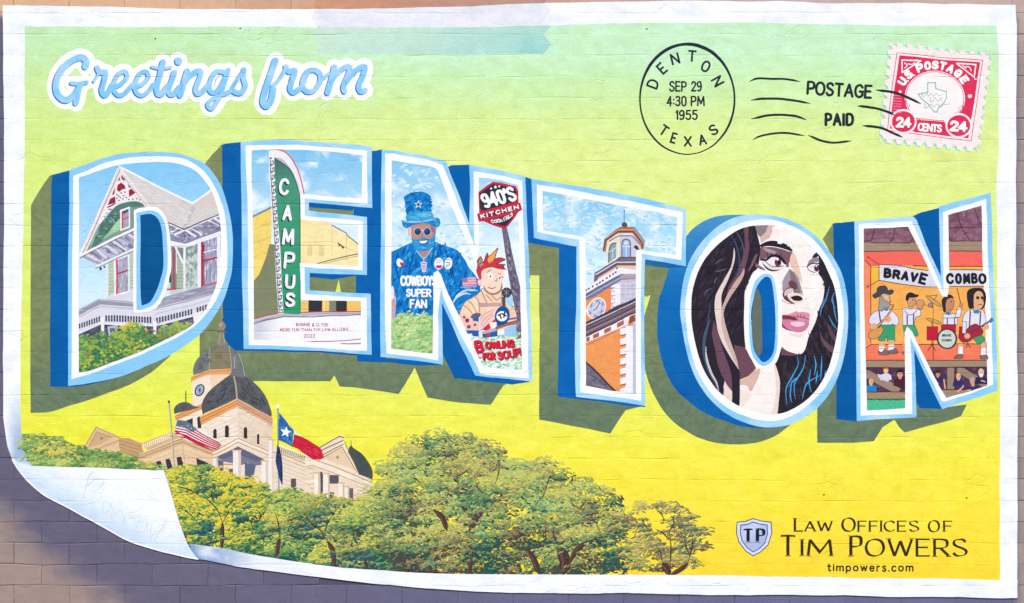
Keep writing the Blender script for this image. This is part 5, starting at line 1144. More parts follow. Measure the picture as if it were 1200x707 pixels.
# band
mu0 = empty('band', LT[5], label='painted band with saxophone, trumpet, drums and electric guitar')
SHT, GRN, SUS = '#E2DFF0', '#3DA070', '#6E5868'
def pp(path, c): poly(mu, path, c); pt_ = parse(path); strokes(mu, [pt_ + [pt_[0]]], .55, '#3A2A30')
mu = part('saxophonist', mu0)
pp("~1028,372! 1029,366 1034,363! 1036,372 1034,384", SUS); pp("~1019,372! 1023,367 1029,364 1040,362 1047,366 1052,372 1053,378 1050,382! 1045,380! 1044,383! 1030,383! 1021,382! 1017.6,377", SHT)
strokes(mu, ["1030,365 1032,378"], 1.8, SUS); pp("1031,381 1048.6,380.6 1048.6,400 1039.6,400 1039,394 1036,400 1028.6,399 1032,390", GRN)
rects(mu, [(1030, 400, 1036.6, 407), (1041, 399, 1047.6, 405)], PS[0]); rects(mu, [(1030, 406.6, 1036.6, 413), (1041, 404.6, 1047.6, 411)], '#F4F2F8')
strokes(mu, ["1030,408.6 1036.6,408.6", "1041,406.4 1047.6,406.4"], .9, '#8A80B0')
pp("~1029,411! 1033,413 1037,409.6 1041.6,414 1041,416! 1030,416!", '#7E6A70'); pp("~1041,411 1046,410 1049,408.4 1052.6,413! 1050,415! 1041,415!", '#7E6A70')
pp("~1046,357! 1044,362 1038,371 1030,379 1024,385 1019,389 1017.6,392 1019,396 1025,397.4 1031,394 1035.6,387! 1033,382! 1028,385! 1036,376 1043,367 1047.6,358!", '#DA9A58')
ell(mu, 1023.6, 382.4, 3.8, 3.2, PS[0], -30); ell(mu, 1040, 374, 4.6, 4, PS[0]); strokes(mu, ["1036,372 1041,371", "1036,375 1041,374"], .5, LN); strokes(mu, ["1042.6,357 1047,357"], 1, '#A86A3C')
pp("~o1033,345 1041,345 1043,352 1042,359 1037,363 1032,360", PS[0]); pp("~1031,347! 1030,355 1029,364! 1034,365! 1036,361 1042,360 1042.6,355 1036,352 1034,348!", '#9C9898')
ell(mu, 1039, 348.6, 1, 1.2, '#F4F4F8'); ell(mu, 1039.2, 348.8, .5, .6, '#2A2228'); stroke(mu, "1042.6,350 1044,353 1042,354", .8, '#A86E50'); poly(mu, "1035.6,361.6 1041,361.6 1040,364.6 1036.6,364", '#2C74C0')
pp("~1023,348! 1022.6,345.6 1027,342.6 1028,338 1031,335.4 1037,334.8 1039.6,338 1040.6,340.6 1045,339.6 1047,341.6 1045,345 1040,345 1035,344 1030,347.6 1025,350", '#4C4854')
mu = part('trumpeter', mu0)
pp("~1058,362! 1061,360.6 1067,362 1071,361! 1079,364! 1078,370 1073,371.6! 1071,381! 1058,381!", SHT); strokes(mu, ["1063,370 1063,381", "1070.6,369 1070.6,381"], 1.6, SUS)
pp("1058,381 1071.6,380.6 1074,386 1076,391 1075.6,394 1070,394 1060,396", GRN); rects(mu, [(1057.6, 400, 1060, 412)], PS[1]); rects(mu, [(1057, 412, 1059.6, 416)], '#7E6A70')
pp("~o1063.6,349 1071,348.6 1072.6,354 1070,359 1065,359.6 1063.6,355", PS[1]); pp("~1061.6,352! 1061.6,347 1064,343.6 1068,343 1072,345! 1076.6,345.6! 1075,348! 1065,348.6! 1064,352!", '#2E2830'); stroke(mu, "1069,351.6 1070.4,351.6", .9, '#2A2228')
stroke(mu, "1072,356.4 1082,356.4 1090,360", 1, '#B87838'); pp("1088,356 1093,354 1092.6,361 1088,359.6", '#A88084'); pp("~o1074,353 1079,351.6 1083,354 1082,359 1079,363 1075,360", PS[1]); strokes(mu, ["~1060,364 1064,369 1069,369 1074,364"], .7, LN)
kit = mu = part('drum_kit', mu0)
for q in ("~o1085,347 1090,348 1100,355 1103,359 1100,359 1091,354", "~o1085,373 1091,373 1100,376.6 1103,379.6 1099,380 1090,377"): pp(q, '#D0A068')
strokes(mu, ["1093.4,358 1093.4,422", "1092,376 1092,404 1087,411", "1092,404 1096,411"], .9, LN); strokes(mu, ["1094.4,352 1098,346 1085,347"], .6, LN)
pp("1086,383 1099,383 1099,398.6 1086,398.6", '#C2203C'); pp("1103,381 1120,381 1120,390 1103,390", '#C2203C'); pp("1124,383 1130,383 1130,396 1124,396", '#C2203C')
mu = part('drummer', mu0)
pp("1105,368 1122,368 1122,380.6 1105,380.6", SHT); pp("~1119,372! 1122,362 1124,359! 1127,361! 1125,372!", SHT); strokes(mu, ["1110,373 1110,380", "1118.6,373 1118.6,380"], 1.4, SUS); strokes(mu, ["1105,372.6 1122,372.4"], .7, LN)
pp("~1106,352! 1108,349 1114,348.4 1117.6,352 1117.6,358 1116,362 1113,366! 1108,366! 1107,358", PS[2]); pp("~1106,366! 1104,358 1104,351 1109,347 1113,345.6 1117.6,349! 1111,350 1108,355 1108,366!", '#3A2C34'); ell(mu, 1114.6, 353.6, .8, .9, '#2A2228'); poly(mu, "1108,366.4 1114,366.4 1113,369 1109,369", '#2C84C0')
ell(mu, 1126, 358, 3, 3.8, PS[2]); stroke(mu, "1125.6,355 1121.4,338", .9, LN)
mu = part('bass_drum', mu0)
ell(mu, 1109.6, 397, 12, 12, '#33363A'); ell(mu, 1109.6, 397, 10, 10.4, '#CDD2CC'); text(mu, "BRAVE", 1104, 391.6, 10.6, 3, .7, '#2A2A2E', gap=.2); text(mu, "COMBO", 1103.4, 397.4, 12, 3, .7, '#2A2A2E', gap=.2)
mu = part('guitarist', mu0)
CLIP = None
pp("~1128,384! 1128,374 1131,367 1136,363.6 1150,363 1154,368 1155.6,376! 1150,386! 1136,388! 1128,390!", SHT); strokes(mu, ["1137,365 1136,384", "1149,365 1148,382"], 1.7, SUS)
pp("~o1134,341 1140,338 1150,338 1154.6,344 1155,352 1153,360 1150,362 1142,361 1136,361.6 1134,354 1133,347", '#2E2830'); pp("~1141,345! 1145,341 1150,342 1152.6,347 1152,352 1153,355 1151,360 1147,363.6! 1141,364! 1140.6,352", PS[0])
ell(mu, 1145.6, 349, 2, 2, '#2A2228'); ell(mu, 1150.8, 349, 1.5, 2, '#2A2228'); stroke(mu, "1146,357 1150.6,356.6", .9, '#8A4A40'); poly(mu, "1140,364 1148,364 1147,367.6 1141,367.4", '#2C84C0')
pp("1139,396 1150,392 1154,397 1153,401 1146,404 1143,400", GRN); pp("~1148,404 1154,400 1156,404 1155,409! 1149,409!", PS[0]); rects(mu, [(1149.6, 408, 1155, 417)], '#F4F2F8'); pp("~1148,417 1155,416 1158,418.6 1157,421! 1149,420.6!", '#7E6A70')
rects(mu, [(1123, 403, 1128, 407)], PS[0]); rects(mu, [(1123, 406.4, 1128, 416)], '#F4F2F8'); pp("~1118,419! 1121,416.4 1124,415 1128.4,416! 1128,420! 1118,420.6!", '#7E6A70')
pp("~1124,387! 1128,392 1133,386 1138,381.6 1144,379.6 1148,383! 1152,388 1150,392 1141,396 1136,400 1128,401 1123,396", '#A8283E'); stroke(mu, "1133,392 1146,385 1158,377.6 1163,374", 1.9, '#4A444C'); poly(mu, "1158.6,375.6 1162,371.6 1164.4,375 1160.6,379", '#4E7C9C')
ell(mu, 1133.4, 394, 3.6, 3.2, PS[0]); ell(mu, 1156, 383, 3, 3.6, PS[0]); pp("1127.6,377 1132.6,377 1131.6,391 1127.6,391", SHT); strokes(mu, ["1134,401 1132,408", "1134,403 1137,408"], .9, LN)
for x, ch, a in ((1040, 'B', 4), (1050.4, 'R', 8), (1060.6, 'A', 10), (1071, 'V', 12), (1081.6, 'E', 16)):
    letter_at(bn, ch, x, 320.2 + (x - 1040) * .16, 9.6, 12 if x < 1080 else 13.4, 3.5, '#26242A', ang=a)
for x, ch, w2 in ((1113, 'C', 9.6), (1123, 'O', 8.4), (1132.6, 'M', 9), (1141.6, 'B', 8), (1151, 'O', 10)):
    letter_at(bn, ch, x, 326.6 - (0 if ch != 'B' else .4), w2, 13, 3.3, '#26242A', ang=-2)
# ------------------------------------------------------------------ courthouse, flags and trees
CLIP = None
ch = element("courthouse", "cream courthouse with dark bell shaped domes and a round clock", "building")
wl_ = part("stone_wall", ch); 
CR, CR2, SHD = '#F2DFC8', '#E2C7A6', '#8C6E58'
# left wing
poly(wl_, "97,528 113,500.5 136,510 140,513 139,519 120,531 110,540 96,540", '#E2BE94'); poly(wl_, "104,524 113.6,506 131,512.6 118,521", '#D2A982'); strokes(wl_, ["97,527.6 113,500.5 139,512.6 167,520", "104,524 113.6,506 131,512.6", "106,529.6 139,516.6 165,524"], .8, '#A8845E'); ell(wl_, 119, 514, 1.8, 1.6, '#A87E58')
poly(wl_, "139,513 152,513.6 166,520 168,530 162,540 150,538 141,532", '#C8A274'); strokes(wl_, ["140,516 166,524", "140,520 167,528", "141,524 166,533", "142,528 164,537"], .7, '#9C7A52'); poly(wl_, "112,532 139,519 142,534 120,545 110,544", '#E6C69C')
poly(wl_, "165,520 201,506.6 216,513 176,530", '#D6B288'); poly(wl_, "167,521 200,508 201,514 168,526", '#DDBA90')
for k in range(14): x = 168 + k * 2.3; stroke(wl_, f"{x},{521.4 - k * .92} {x+.6},{525.6 - k * .92}", .9, '#FAF0DC')
strokes(wl_, ["167,521.6 200,508.4"], 1, '#F4E4C8')
poly(wl_, "162,533 176,526 214,512.6 250,527 250,536 214,521 164,540", '#D8B488'); strokes(wl_, ["162,534 214,514 250,529", "163,537 214,518 250,533"], .8, '#A07C54'); strokes(wl_, ["163,532.6 214,512.6 250,527"], 1, '#F0DCBC')
poly(wl_, "164,540 214,521 250,535 252,570 200,570 180,556", '#EACAA6'); stroke(wl_, "214,521 219,560", 1, '#D0AC84')
# tower walls
poly(wl_, "206,491 237,478 240,500 238,520 212,512 206,500", '#F4E2CE')
poly(wl_, "225,446 246,437 272,434 262,448 248,462 238,480 236,500 226,480", '#F6E3CE'); poly(wl_, "246,438 271,437 258,452 248,460", '#EDD2B4')
poly(wl_, "237,496 279,476 320,496 317,530 279,514 250,528 236,516", '#F3E2D0'); poly(wl_, "279,476 320,496 317,530 279,514", '#E9D3BC'); mottle(wl_, "281,480 318,498 315,526 281,512", ['#E2CAB2', '#F0DCC8', '#DCC2A8'], 40, 4, 1, base=.4, rot=.2); mottle(wl_, "240,498 277,480 277,512 248,524", ['#F8EADC', '#EEDAC4'], 30, 4, 1.4)
# portico
poly(wl_, "249,530 279,513 317,529 319,540 279,522 249,537", '#F0DCC6'); strokes(wl_, ["249,530 279,513.6 317,529.6", "249,534 279,518.4 318,535"], .8, '#A88468'); strokes(wl_, ["249,531.6 279,515.6 318,531.6"], .9, '#FAEEDC')
poly(wl_, "249,536 279,521 319,539 321,578 300,574 262,562 250,556", '#EEDCC8'); poly(wl_, "252,536 279,523 312,540 306,545 298,546 290,542 284,545 262,541", '#787A8C'); poly(wl_, "255,538 262,541 262,558 257,560", '#646678')
poly(wl_, "254,536 279,524 311,540 300,541 279,532 262,538", '#64667A'); poly(wl_, "287,542 300,545 296,565 287,564", '#5C667C'); poly(wl_, "268,550 273.6,549 273.6,558 268,558", '#6A6472'); stroke(wl_, "262,544 282,545", 1.6, '#D8905C'); 
for x0, x1, y0, y1 in ((249.4, 255, 537, 560), (273, 282.4, 529, 562), (306.6, 314, 541, 576), (315, 321, 516, 580)):
    rects(wl_, [(x0, y0, x1, y1)], '#F3E8E0'); rects(wl_, [(x1 - (x1 - x0) * .35, y0, x1, y1)], '#D8C8C4'); rects(wl_, [(x0 - 1, y0 - 1.6, x1 + 1, y0)], '#E0B890')
stroke(wl_, "292,562 304,573", 1.4, '#B8A8B4')
# right wing
poly(wl_, "320,524 330,527 359,543 360,590 320,590", '#EEDBC6'); poly(wl_, "326,522 359,535 359,546 326,531", '#E6D2B6')
for k in range(13): x = 328 + k * 2.4; stroke(wl_, f"{x},{524.4 + k * .86} {x-.4},{529 + k * .9}", 1, '#8E7E60')
strokes(wl_, ["326,522 360,534.6"], 1.2, '#FAF0DE'); strokes(wl_, ["320,530 330,532 358,544", "322,534 358,548"], .9, '#B4946E')
poly(wl_, "356,541 368,539 382,536 404,518 402,511 398,510 376,523 366,530 358,536", '#EEDAC0')
poly(wl_, "358,542 368,538 402,519 421,554 436,562 436.6,592 356,592", '#EFD9BE'); mottle(wl_, "358,548 366,545 368,586 358,586", ['#E4C6A4', '#F6E6D0'], 30, 4, 1); mottle(wl_, "416,562 434,569 434,586 416,584", ['#E4C6A4', '#F6E6D0'], 30, 4, 1)
poly(wl_, "368,538 402,518 405,522 421,555 412,553", '#F2DFC6'); poly(wl_, "376,536 401,524 416,551", '#E8CDAA'); strokes(wl_, ["366,538 414,556 436,566", "372,540.6 401,523.6 418,553.6", "404,518 421,556"], .9, '#9C7C5C'); strokes(wl_, ["375,524.4 398,511.4 403,513", "377,528 402,516", "379,532.6 402,520.6"], 1.1, '#6E5A4C'); ell(wl_, 395.6, 536, 1.5, 2, '#A08C58')
poly(wl_, "358,541 368,539 436,566 436,570 366,545 358,546", '#F4E4CE'); strokes(wl_, ["359,547 366,545.6 436,571"], .7, '#B8987A')
for k in range(11): stroke(wl_, f"322,{534 + k * 5} 358,{548 + k * 4.4}", .45, '#CDB496')
for k in range(8): stroke(wl_, f"414,{560 + k * 4} 436,{570 + k * 3.4}", .45, '#C8AC8A')
for k in range(6): stroke(wl_, f"240,{502 + k * 4.4} 279,{483 + k * 5.4} 318,{503 + k * 4.6}", .4, '#DCC4AC')
for k in range(5): stroke(wl_, f"166,{544 + k * 3} 214,{527 + k * 5} 250,{540 + k * 4}", .45, '#D2AE86')
for k in range(6): stroke(wl_, f"360,{550 + k * 6} 368,{547 + k * 6.4}", .45, '#CDB08C')
for x0, x1, y0, y1 in ((386, 397, 557, 567), (386, 391.4, 577, 590), (409.6, 414, 572, 588), (375, 378, 553, 588), (341, 347, 561, 586)): rects(wl_, [(x0, y0, x1, y1)], '#5A5660' if x0 < 400 else '#6C6468')
for x0, x1, y0, y1 in ((368, 374.6, 555, 590), (378.6, 386, 556, 590), (396.6, 403.4, 567, 590), (404.6, 409.4, 571, 590)):
    rects(wl_, [(x0, y0, x1, y1)], '#F6EBDC'); rects(wl_, [(x1 - 2, y0, x1, y1)], '#D2BCA8'); rects(wl_, [(x0 - .8, y0 - 1.6, x1 + .8, y0)], '#D9B48A')
W_ = lambda: part("window", ch)
for q in ("183,541 188,540 192,549 184,549", "194,538.6 199,537.6 203,549.6 196,550", "207,536 212,535 217,549 209,549.6", "230,537 244,543 245,549.6 236,548 231,545", "218,493 226,490 226,500.6 220,500", "231,489.6 235.6,487 236,502 232,502"): poly(W_(), q, '#3E3840')
for x, y0, y1, w in ((252, 502.4, 514, 4), (266, 498.4, 512.6, 4.6), (287.8, 500.6, 514, 4), (302.6, 508.4, 520.6, 2.6)):
    poly(W_(), [(x - w / 2, y1), (x - w / 2, y0 + w / 2), (x - w / 4, y0 + .2), (x + w / 4, y0), (x + w / 2, y0 + w / 2), (x + w / 2, y1)], '#3A3438')
# cornices
cn = part("cornice", ch, "orange painted cornices")
poly(cn, "224,448 224,442 246,433 272,431.6 272,438.6 246,439 233,443", '#E9A66E'); stroke(cn, "224,444 246,435.6 272,434", .7, '#C07C4C')
poly(cn, "205,487 237,473 237,479.6 206,493", '#E8A468'); strokes(cn, ["205,488 237,475", "206,491 237,478"], .6, '#B8744A')
poly(cn, "234,488 278,466.4 278,477 236,498.4", '#EDA462'); poly(cn, "278,466.4 320,490 318.6,499 278,477", '#D9A888'); strokes(cn, ["235,490.6 278,469.6 319,492.6", "236,494 278,473 319,496"], .8, '#B0704A'); strokes(cn, ["234.6,488.6 278,467.4"], 1, '#F8CC9C')
# domes
dm = part("dome", ch, "small dark dome over the left wing")
dmc = lambda x, y: mix(rgb('#46484E') + 0 * x[:, None], rgb('#6C6E72') + 0 * x[:, None], fbm(x / 5, y / 9))
poly(dm, "~204.4,485! 204,479 208,474 214,471.4 221,472 225.6,475! 234,478!", dmc); stroke(dm, "217.8,459 217.8,472", 1.3, '#6A6C60')
dm = part("dome", ch, "grey ribbed top dome with a brown panel and ball spire")
poly(dm, "~226.6,440! 227,430 232,420 246,409 256,404 268,405 278,413 285,424 288,436 287,444! 272,440! 271,432! 246,433", lambda x, y: mix(rgb('#606266') + 0 * x[:, None], rgb('#8A8C88') + 0 * x[:, None], fbm(x / 6, y / 10)))
poly(dm, "~246,412! 258,409 269,412 271,432! 246,432.6!", '#857C62'); mottle(dm, "247,414 268,412 270,430 247,431", ['#8C8268', '#7C7358', '#8A8066'], 26, 3, 1.4)
strokes(dm, ["~246,409 245,420 246,433", "~268,405 270,416 271.6,432", "~279,413 284,426 287,440"], 1, '#A8A894'); mottle(dm, "228,430 244,414 244,430 230,436", ['#606268', '#76787C', '#686A6E'], 36, 3, 1, base=-.7)
poly(dm, "~253,404! 257,396 257.6,388! 262,388! 263,396 267.4,403.6! 260,406", '#8C8474'); ell(dm, 259.8, 382.4, 4.8, 5, '#94887C'); ell(dm, 258.4, 380.6, 1.8, 2, '#B4A898'); stroke(dm, "260,356 260,379", 1, '#9C9C8C'); stroke(dm, "255,388.6 265,388.6", 1.4, '#6A6258')
strokes(dm, ["258,392 256,402", "261.6,392 263.6,402"], .7, '#B8B09C')
dm = part("dome", ch, "large near black dome of the front tower")
poly(dm, "~237.4,485! 236.6,473 244,460 258,448 272,439 288,442 302,452 312,466 318,482 318,488.6! 278,466.8!", dmc)
mottle(dm, "240,478 246,462 262,449 274,446 276,464 250,478", ['#46484E', '#54565C', '#4A4C52', '#5E6066'], 60, 4, 1, base=-.7); mottle(dm, "278,446 294,450 308,466 314,482 282,464", ['#46484E', '#5C5E62', '#4A4C52', '#54565C'], 60, 4, 1, base=.8)
stroke(dm, "~273.6,439 276,450 278,467", 1.8, '#B8AC90'); stroke(dm, "274.6,419 274.6,440", 1.2, '#A4AAB0'); poly(dm, "~270,440! 272,434 276,432 283,436 287,443! 278,442", '#70747A')
dm = part("dome", ch, "dark dome behind the right pediment")
poly(dm, "~408,530! 409,525 411,523! 411.2,516.6! 411.8,516.6! 413,524 424,532 432,542 436.6,552 436.4,562! 421,556!", lambda x, y: mix(rgb('#3F4646') + 0 * x[:, None], rgb('#5C6460') + 0 * x[:, None], fbm(x / 5, y / 6)))
ck = part("clock", ch, "round clock face on the tower")
ell(ck, 234, 457.4, 5.6, 7.6, '#3E4864', 24); ell(ck, 234, 457.4, 4, 6, '#B8C0DC', 24)
for k in range(6):
    a = math.radians(30 * k); stroke(ck, [(234 - 4 * math.cos(a), 457.4 - 5.6 * math.sin(a)), (234 + 4 * math.cos(a), 457.4 + 5.6 * math.sin(a))], .5, '#4A5472')
# flags
uf = element("national_flag", "red and white striped flag on the pole left of the courthouse tower", "flag")
pl = part("flagpole", uf); stroke(pl, "198,470 201.6,510 205,556", 1.9, '#A2A490'); stroke(pl, "197.6,470 201,510 204.4,556", .6, '#D8D8C8'); ell(pl, 198, 471, 1.4, 2, '#5E6454')
fl = part("flag_cloth", uf)
UF = "~208,492! 220,494 230,502 246,511 254,516 260,522! 254,528! 244,526 230,520.6 218,516 204,507!"
poly(fl, UF, '#F4F0F4'); CLIP = parse(UF)
for k in range(6):
    o = k * 2.9; stroke(fl, [(206 - o * .3, 495.6 + o), (218, 498.4 + o * 1.02), (231, 505.6 + o * 1.0), (246, 514 + o * .85), (262, 521.6 + o * .6)], 1.5, '#C2283E')
poly(fl, "208,491 222,494 232,503 225,507 214,500 206,499", '#5E7484'); mottle(fl, "209,493 221,496 229,503 222,504 210,497", ['#E4ECEC', '#46627A', '#7C94A0'], 26, .8, .6); stroke(fl, "~205,505 218,512 231,518.6 246,524 257,527", 1.8, '#D0243C')
CLIP = None
tf = element("state_flag", "blue, white and red flag with one white star right of the tower", "flag")
pl2 = part("flagpole", tf); stroke(pl2, "325.6,478 326,530 327,590", 1.5, '#8C94A0'); ell(pl2, 325.8, 476.4, 2, 2.4, '#F6F2E4')
f2 = part("flag_cloth", tf)
poly(f2, "~327,483! 331,488 336,494 340,500 344.6,504! 343,516 343.4,524! 336,519.6 326.4,515.6!", '#2C68AC'); mottle(f2, "328,486 343,504 342,520 328,514", ['#3A7CBC', '#235694', '#4C8CC8'], 40, 2.4, 1, base=1)
poly(f2, "~344,503.6! 348,508 354.6,511.6! 352,513! 345,510!", '#E8E6F0'); poly(f2, "~345,509! 351,511 358,514 368,520 376,526 379.6,536! 373,538.6 366,538 360,534 354,530 349,526 342.4,523!", '#CC2440')
mottle(f2, "346,512 358,517 374,530 370,536 356,529 345,521", ['#E03850', '#A81C38', '#D42C48', '#B8203C'], 50, 3, 1, base=.6, rot=.3); poly(f2, st5(335, 506.6, 7, .42, -80), '#F6F6FA')
poly(f2, "~325,521! 328,526 330.6,540 331.4,556 331,569.4! 327.4,560 323,541!", '#2E3A66'); mottle(f2, "325,526 329,532 330,556 326,548", ['#3C4A7C', '#222C50'], 14, 2.6, 1, base=1.4, rot=.2)

# trees
def tree(region, trunks, branches, pal, label, seed, base, over=0, **k):
    t = element("painted_tree", label, "tree", "painted trees along the foot of the postcard") if trunks else element("painted_hedge", label, "hedge")
    f = part("foliage", t, kind="stuff"); b = None
    if base: poly(f, region, base)
    foliage(f, region, pal, seed=seed, **k)
    for q in trunks: b = part("trunk", t); stroke(b, q[0], q[1], '#4A3834', cap=False, taper=.25); stroke(b, [(x - q[1] * .2, y) for x, y in parse(q[0])], q[1] * .25, '#6C4C42', cap=False, taper=.4)
    b = part("branches", t, kind="stuff") if branches else None
    for q in branches: stroke(b, q, 1.5, '#45352E', taper=.5)
    if over: foliage(part('foliage', t, kind='stuff'), region, pal, dim=.8, seed=seed + 50, step=13, rx=13, ry=5, n=16, a=2.3, b=.8, hole=over)
    return f
PH = [['#35664E', '#4A7A50', '#5C7A48'], ['#5E9A5C', '#7E9C50', '#6A8E50'], ['#94B45C', '#A8B058', '#7CAA5E', '#B8A45C'], ['#D6D068', '#BCCB6C', '#9CC070', '#E0CC5C']]
CLIP = None
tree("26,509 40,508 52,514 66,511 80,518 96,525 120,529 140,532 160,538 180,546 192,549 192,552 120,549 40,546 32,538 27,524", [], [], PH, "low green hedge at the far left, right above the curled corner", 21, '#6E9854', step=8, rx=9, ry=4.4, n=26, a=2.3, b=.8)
BOT = parse("~262,642.5 300,650.5 350,658.5 400,665 450,668.5 500,671.5 600,673 750,673.5 838,674")
def bot(x):
    return float(np.interp(x, [p[0] for p in BOT], [p[1] for p in BOT]))
P1 = [['#1F5A58', '#2C5F4C', '#3A4A50', '#24506A'], ['#4C8A4E', '#3E8468', '#6C8C44', '#357A70'], ['#9CB44A', '#B8B848', '#7CAE58', '#C8B83C'], ['#EAD23E', '#DCCA46', '#F0D850', '#B8C455']]
P2 = [['#1A5458', '#30604C', '#443E40', '#2A5C72'], ['#5C8E54', '#6C9250', '#4C8A6A', '#7A8248'], ['#9CB05C', '#84A85C', '#B0AC58', '#9C9A60'], ['#A8C26C', '#C0CA64', '#D8D258', '#C6BE62']]
P3 = [['#285A5C', '#34584C', '#444C48', '#564644'], ['#52906C', '#6A965E', '#7C8C58', '#8C7A5C'], ['#7EA26C', '#90A262', '#9C9C60', '#A08E64'], ['#AEC07A', '#BCC66E', '#CCCA68', '#B8AC6A']]
P4 = [['#5A6A54', '#4E5E5A', '#6A5C4C'], ['#76865C', '#8A8460', '#6A8468', '#94785A'], ['#A0A466', '#8E9C6A', '#B09A60', '#A88C66'], ['#CBC46C', '#B8B474', '#DCC85C', '#A4AE7C']]
tree("196,556 205,547 222,544 238,546 250,551 268,555 290,562 308,570 322,580 330,596 330,622 331,655 300,650 262,642 222,635 214,612 206,590 200,572",
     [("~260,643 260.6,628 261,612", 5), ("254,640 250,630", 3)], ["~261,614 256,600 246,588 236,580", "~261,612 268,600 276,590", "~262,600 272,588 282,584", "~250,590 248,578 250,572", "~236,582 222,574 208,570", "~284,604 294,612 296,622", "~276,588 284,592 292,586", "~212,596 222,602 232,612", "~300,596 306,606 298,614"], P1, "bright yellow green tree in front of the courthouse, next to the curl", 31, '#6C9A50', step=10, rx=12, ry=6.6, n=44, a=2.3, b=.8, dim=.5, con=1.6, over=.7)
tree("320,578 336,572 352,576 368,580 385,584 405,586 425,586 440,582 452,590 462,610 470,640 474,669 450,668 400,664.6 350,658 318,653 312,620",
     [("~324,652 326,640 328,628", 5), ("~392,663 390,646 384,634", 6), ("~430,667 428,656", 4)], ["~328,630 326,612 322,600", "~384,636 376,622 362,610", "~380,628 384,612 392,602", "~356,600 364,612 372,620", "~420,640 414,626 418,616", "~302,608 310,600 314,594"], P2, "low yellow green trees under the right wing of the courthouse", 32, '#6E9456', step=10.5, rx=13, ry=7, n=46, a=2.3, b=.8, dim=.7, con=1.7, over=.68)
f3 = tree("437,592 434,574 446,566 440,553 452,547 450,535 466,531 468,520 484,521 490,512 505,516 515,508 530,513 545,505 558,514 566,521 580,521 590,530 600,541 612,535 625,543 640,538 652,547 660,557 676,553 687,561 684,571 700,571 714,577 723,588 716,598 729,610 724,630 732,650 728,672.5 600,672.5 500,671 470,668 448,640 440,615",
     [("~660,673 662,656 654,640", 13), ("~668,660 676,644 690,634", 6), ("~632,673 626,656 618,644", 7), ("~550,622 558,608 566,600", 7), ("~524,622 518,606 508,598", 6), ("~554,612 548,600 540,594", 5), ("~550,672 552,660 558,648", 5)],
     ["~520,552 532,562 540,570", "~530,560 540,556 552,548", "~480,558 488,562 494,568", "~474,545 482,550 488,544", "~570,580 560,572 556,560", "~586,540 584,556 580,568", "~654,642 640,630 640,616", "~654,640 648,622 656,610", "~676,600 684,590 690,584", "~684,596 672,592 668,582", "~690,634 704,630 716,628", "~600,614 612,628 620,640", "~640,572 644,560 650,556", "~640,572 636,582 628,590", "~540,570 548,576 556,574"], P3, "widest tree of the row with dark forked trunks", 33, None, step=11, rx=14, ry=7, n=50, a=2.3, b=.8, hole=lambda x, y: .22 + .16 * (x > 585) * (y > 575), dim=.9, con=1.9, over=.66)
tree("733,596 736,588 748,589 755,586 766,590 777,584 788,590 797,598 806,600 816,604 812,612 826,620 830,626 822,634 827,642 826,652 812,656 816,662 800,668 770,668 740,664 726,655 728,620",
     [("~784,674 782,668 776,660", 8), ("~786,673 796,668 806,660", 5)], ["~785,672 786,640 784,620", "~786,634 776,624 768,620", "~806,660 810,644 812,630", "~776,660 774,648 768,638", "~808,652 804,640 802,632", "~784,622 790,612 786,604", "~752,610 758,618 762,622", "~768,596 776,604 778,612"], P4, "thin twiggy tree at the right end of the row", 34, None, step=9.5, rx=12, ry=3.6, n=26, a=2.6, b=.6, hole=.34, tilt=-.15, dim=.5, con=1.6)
# ragged fringe over the white border
poly(border, [(222, 637)] + [p for p in BOT if p[0] < 837] + parse("900,675.5 1100,677.5 1171.5,679.5 1192,679.5 1192,700.5 1100,699.5 900,697 750,695 600,694.5 560,693 500,689.5 450,685 400,679.5 350,673.5 300,667 265,661 233,655"), border_col)

corner = element("curled_corner", "white curled over corner of the postcard at its lower left", "paper corner")
cp = part("corner_flap", corner)
def flap_col(x, y):
    d = (x * .47 + (552 - y) * .88) - 0        # distance from the fold
    c = ramp(d, [(-6, '#B9CFEE'), (8, '#CFDFF2'), (20, '#E6F0F8'), (40, '#F7F9FC')])
    c = mix(c, rgb('#D5E2F2') + 0 * x[:, None], sstep(188, 222, x) * sstep(600, 650, y) * .8)
    return mix(c, rgb('#E2ECF6') + 0 * x[:, None], sstep(.55, .75, fbm(x / 30, y / 9)) * .6)
poly(cp, "15,537 22,542 37,546 100,547.5 150,550 192,551 200,575 207,600 215,625 220,637 225,646 233,655.5 207,650 180,643 152,634 125,619 92.5,601 55,581 37.5,567.5 25,554", flap_col)
stroke(cp, "~15,539 25,554.5 37.5,568 55,581.5 92.5,601.5 125,619.5 152,634 180,643 207,650 232,655", 1.6, '#FBFCFE')
sg = part("signature", corner, "faint pale grey artist signature")
strokes(sg, ["~105,554 101,572 96,586 92,592", "~92,592 105,590 117,586 118,578 108,577", "~99,572 112,562 121,562 119,570 108,577", "~122,586 120,598 126,600 131,590 130,600", "~134,592 131,608 140,598 144,602 143,612", "~148,602 146,614 154,606 158,610 157,620", "~172,612 163,612 160,622 168,624 173,612 172,628", "~178,614 176,630 183,622 188,624", "~197,606 192,616 184,628 182,636 190,634", "~110,552 103,560"], .9, '#D3D9E6', taper=.15)

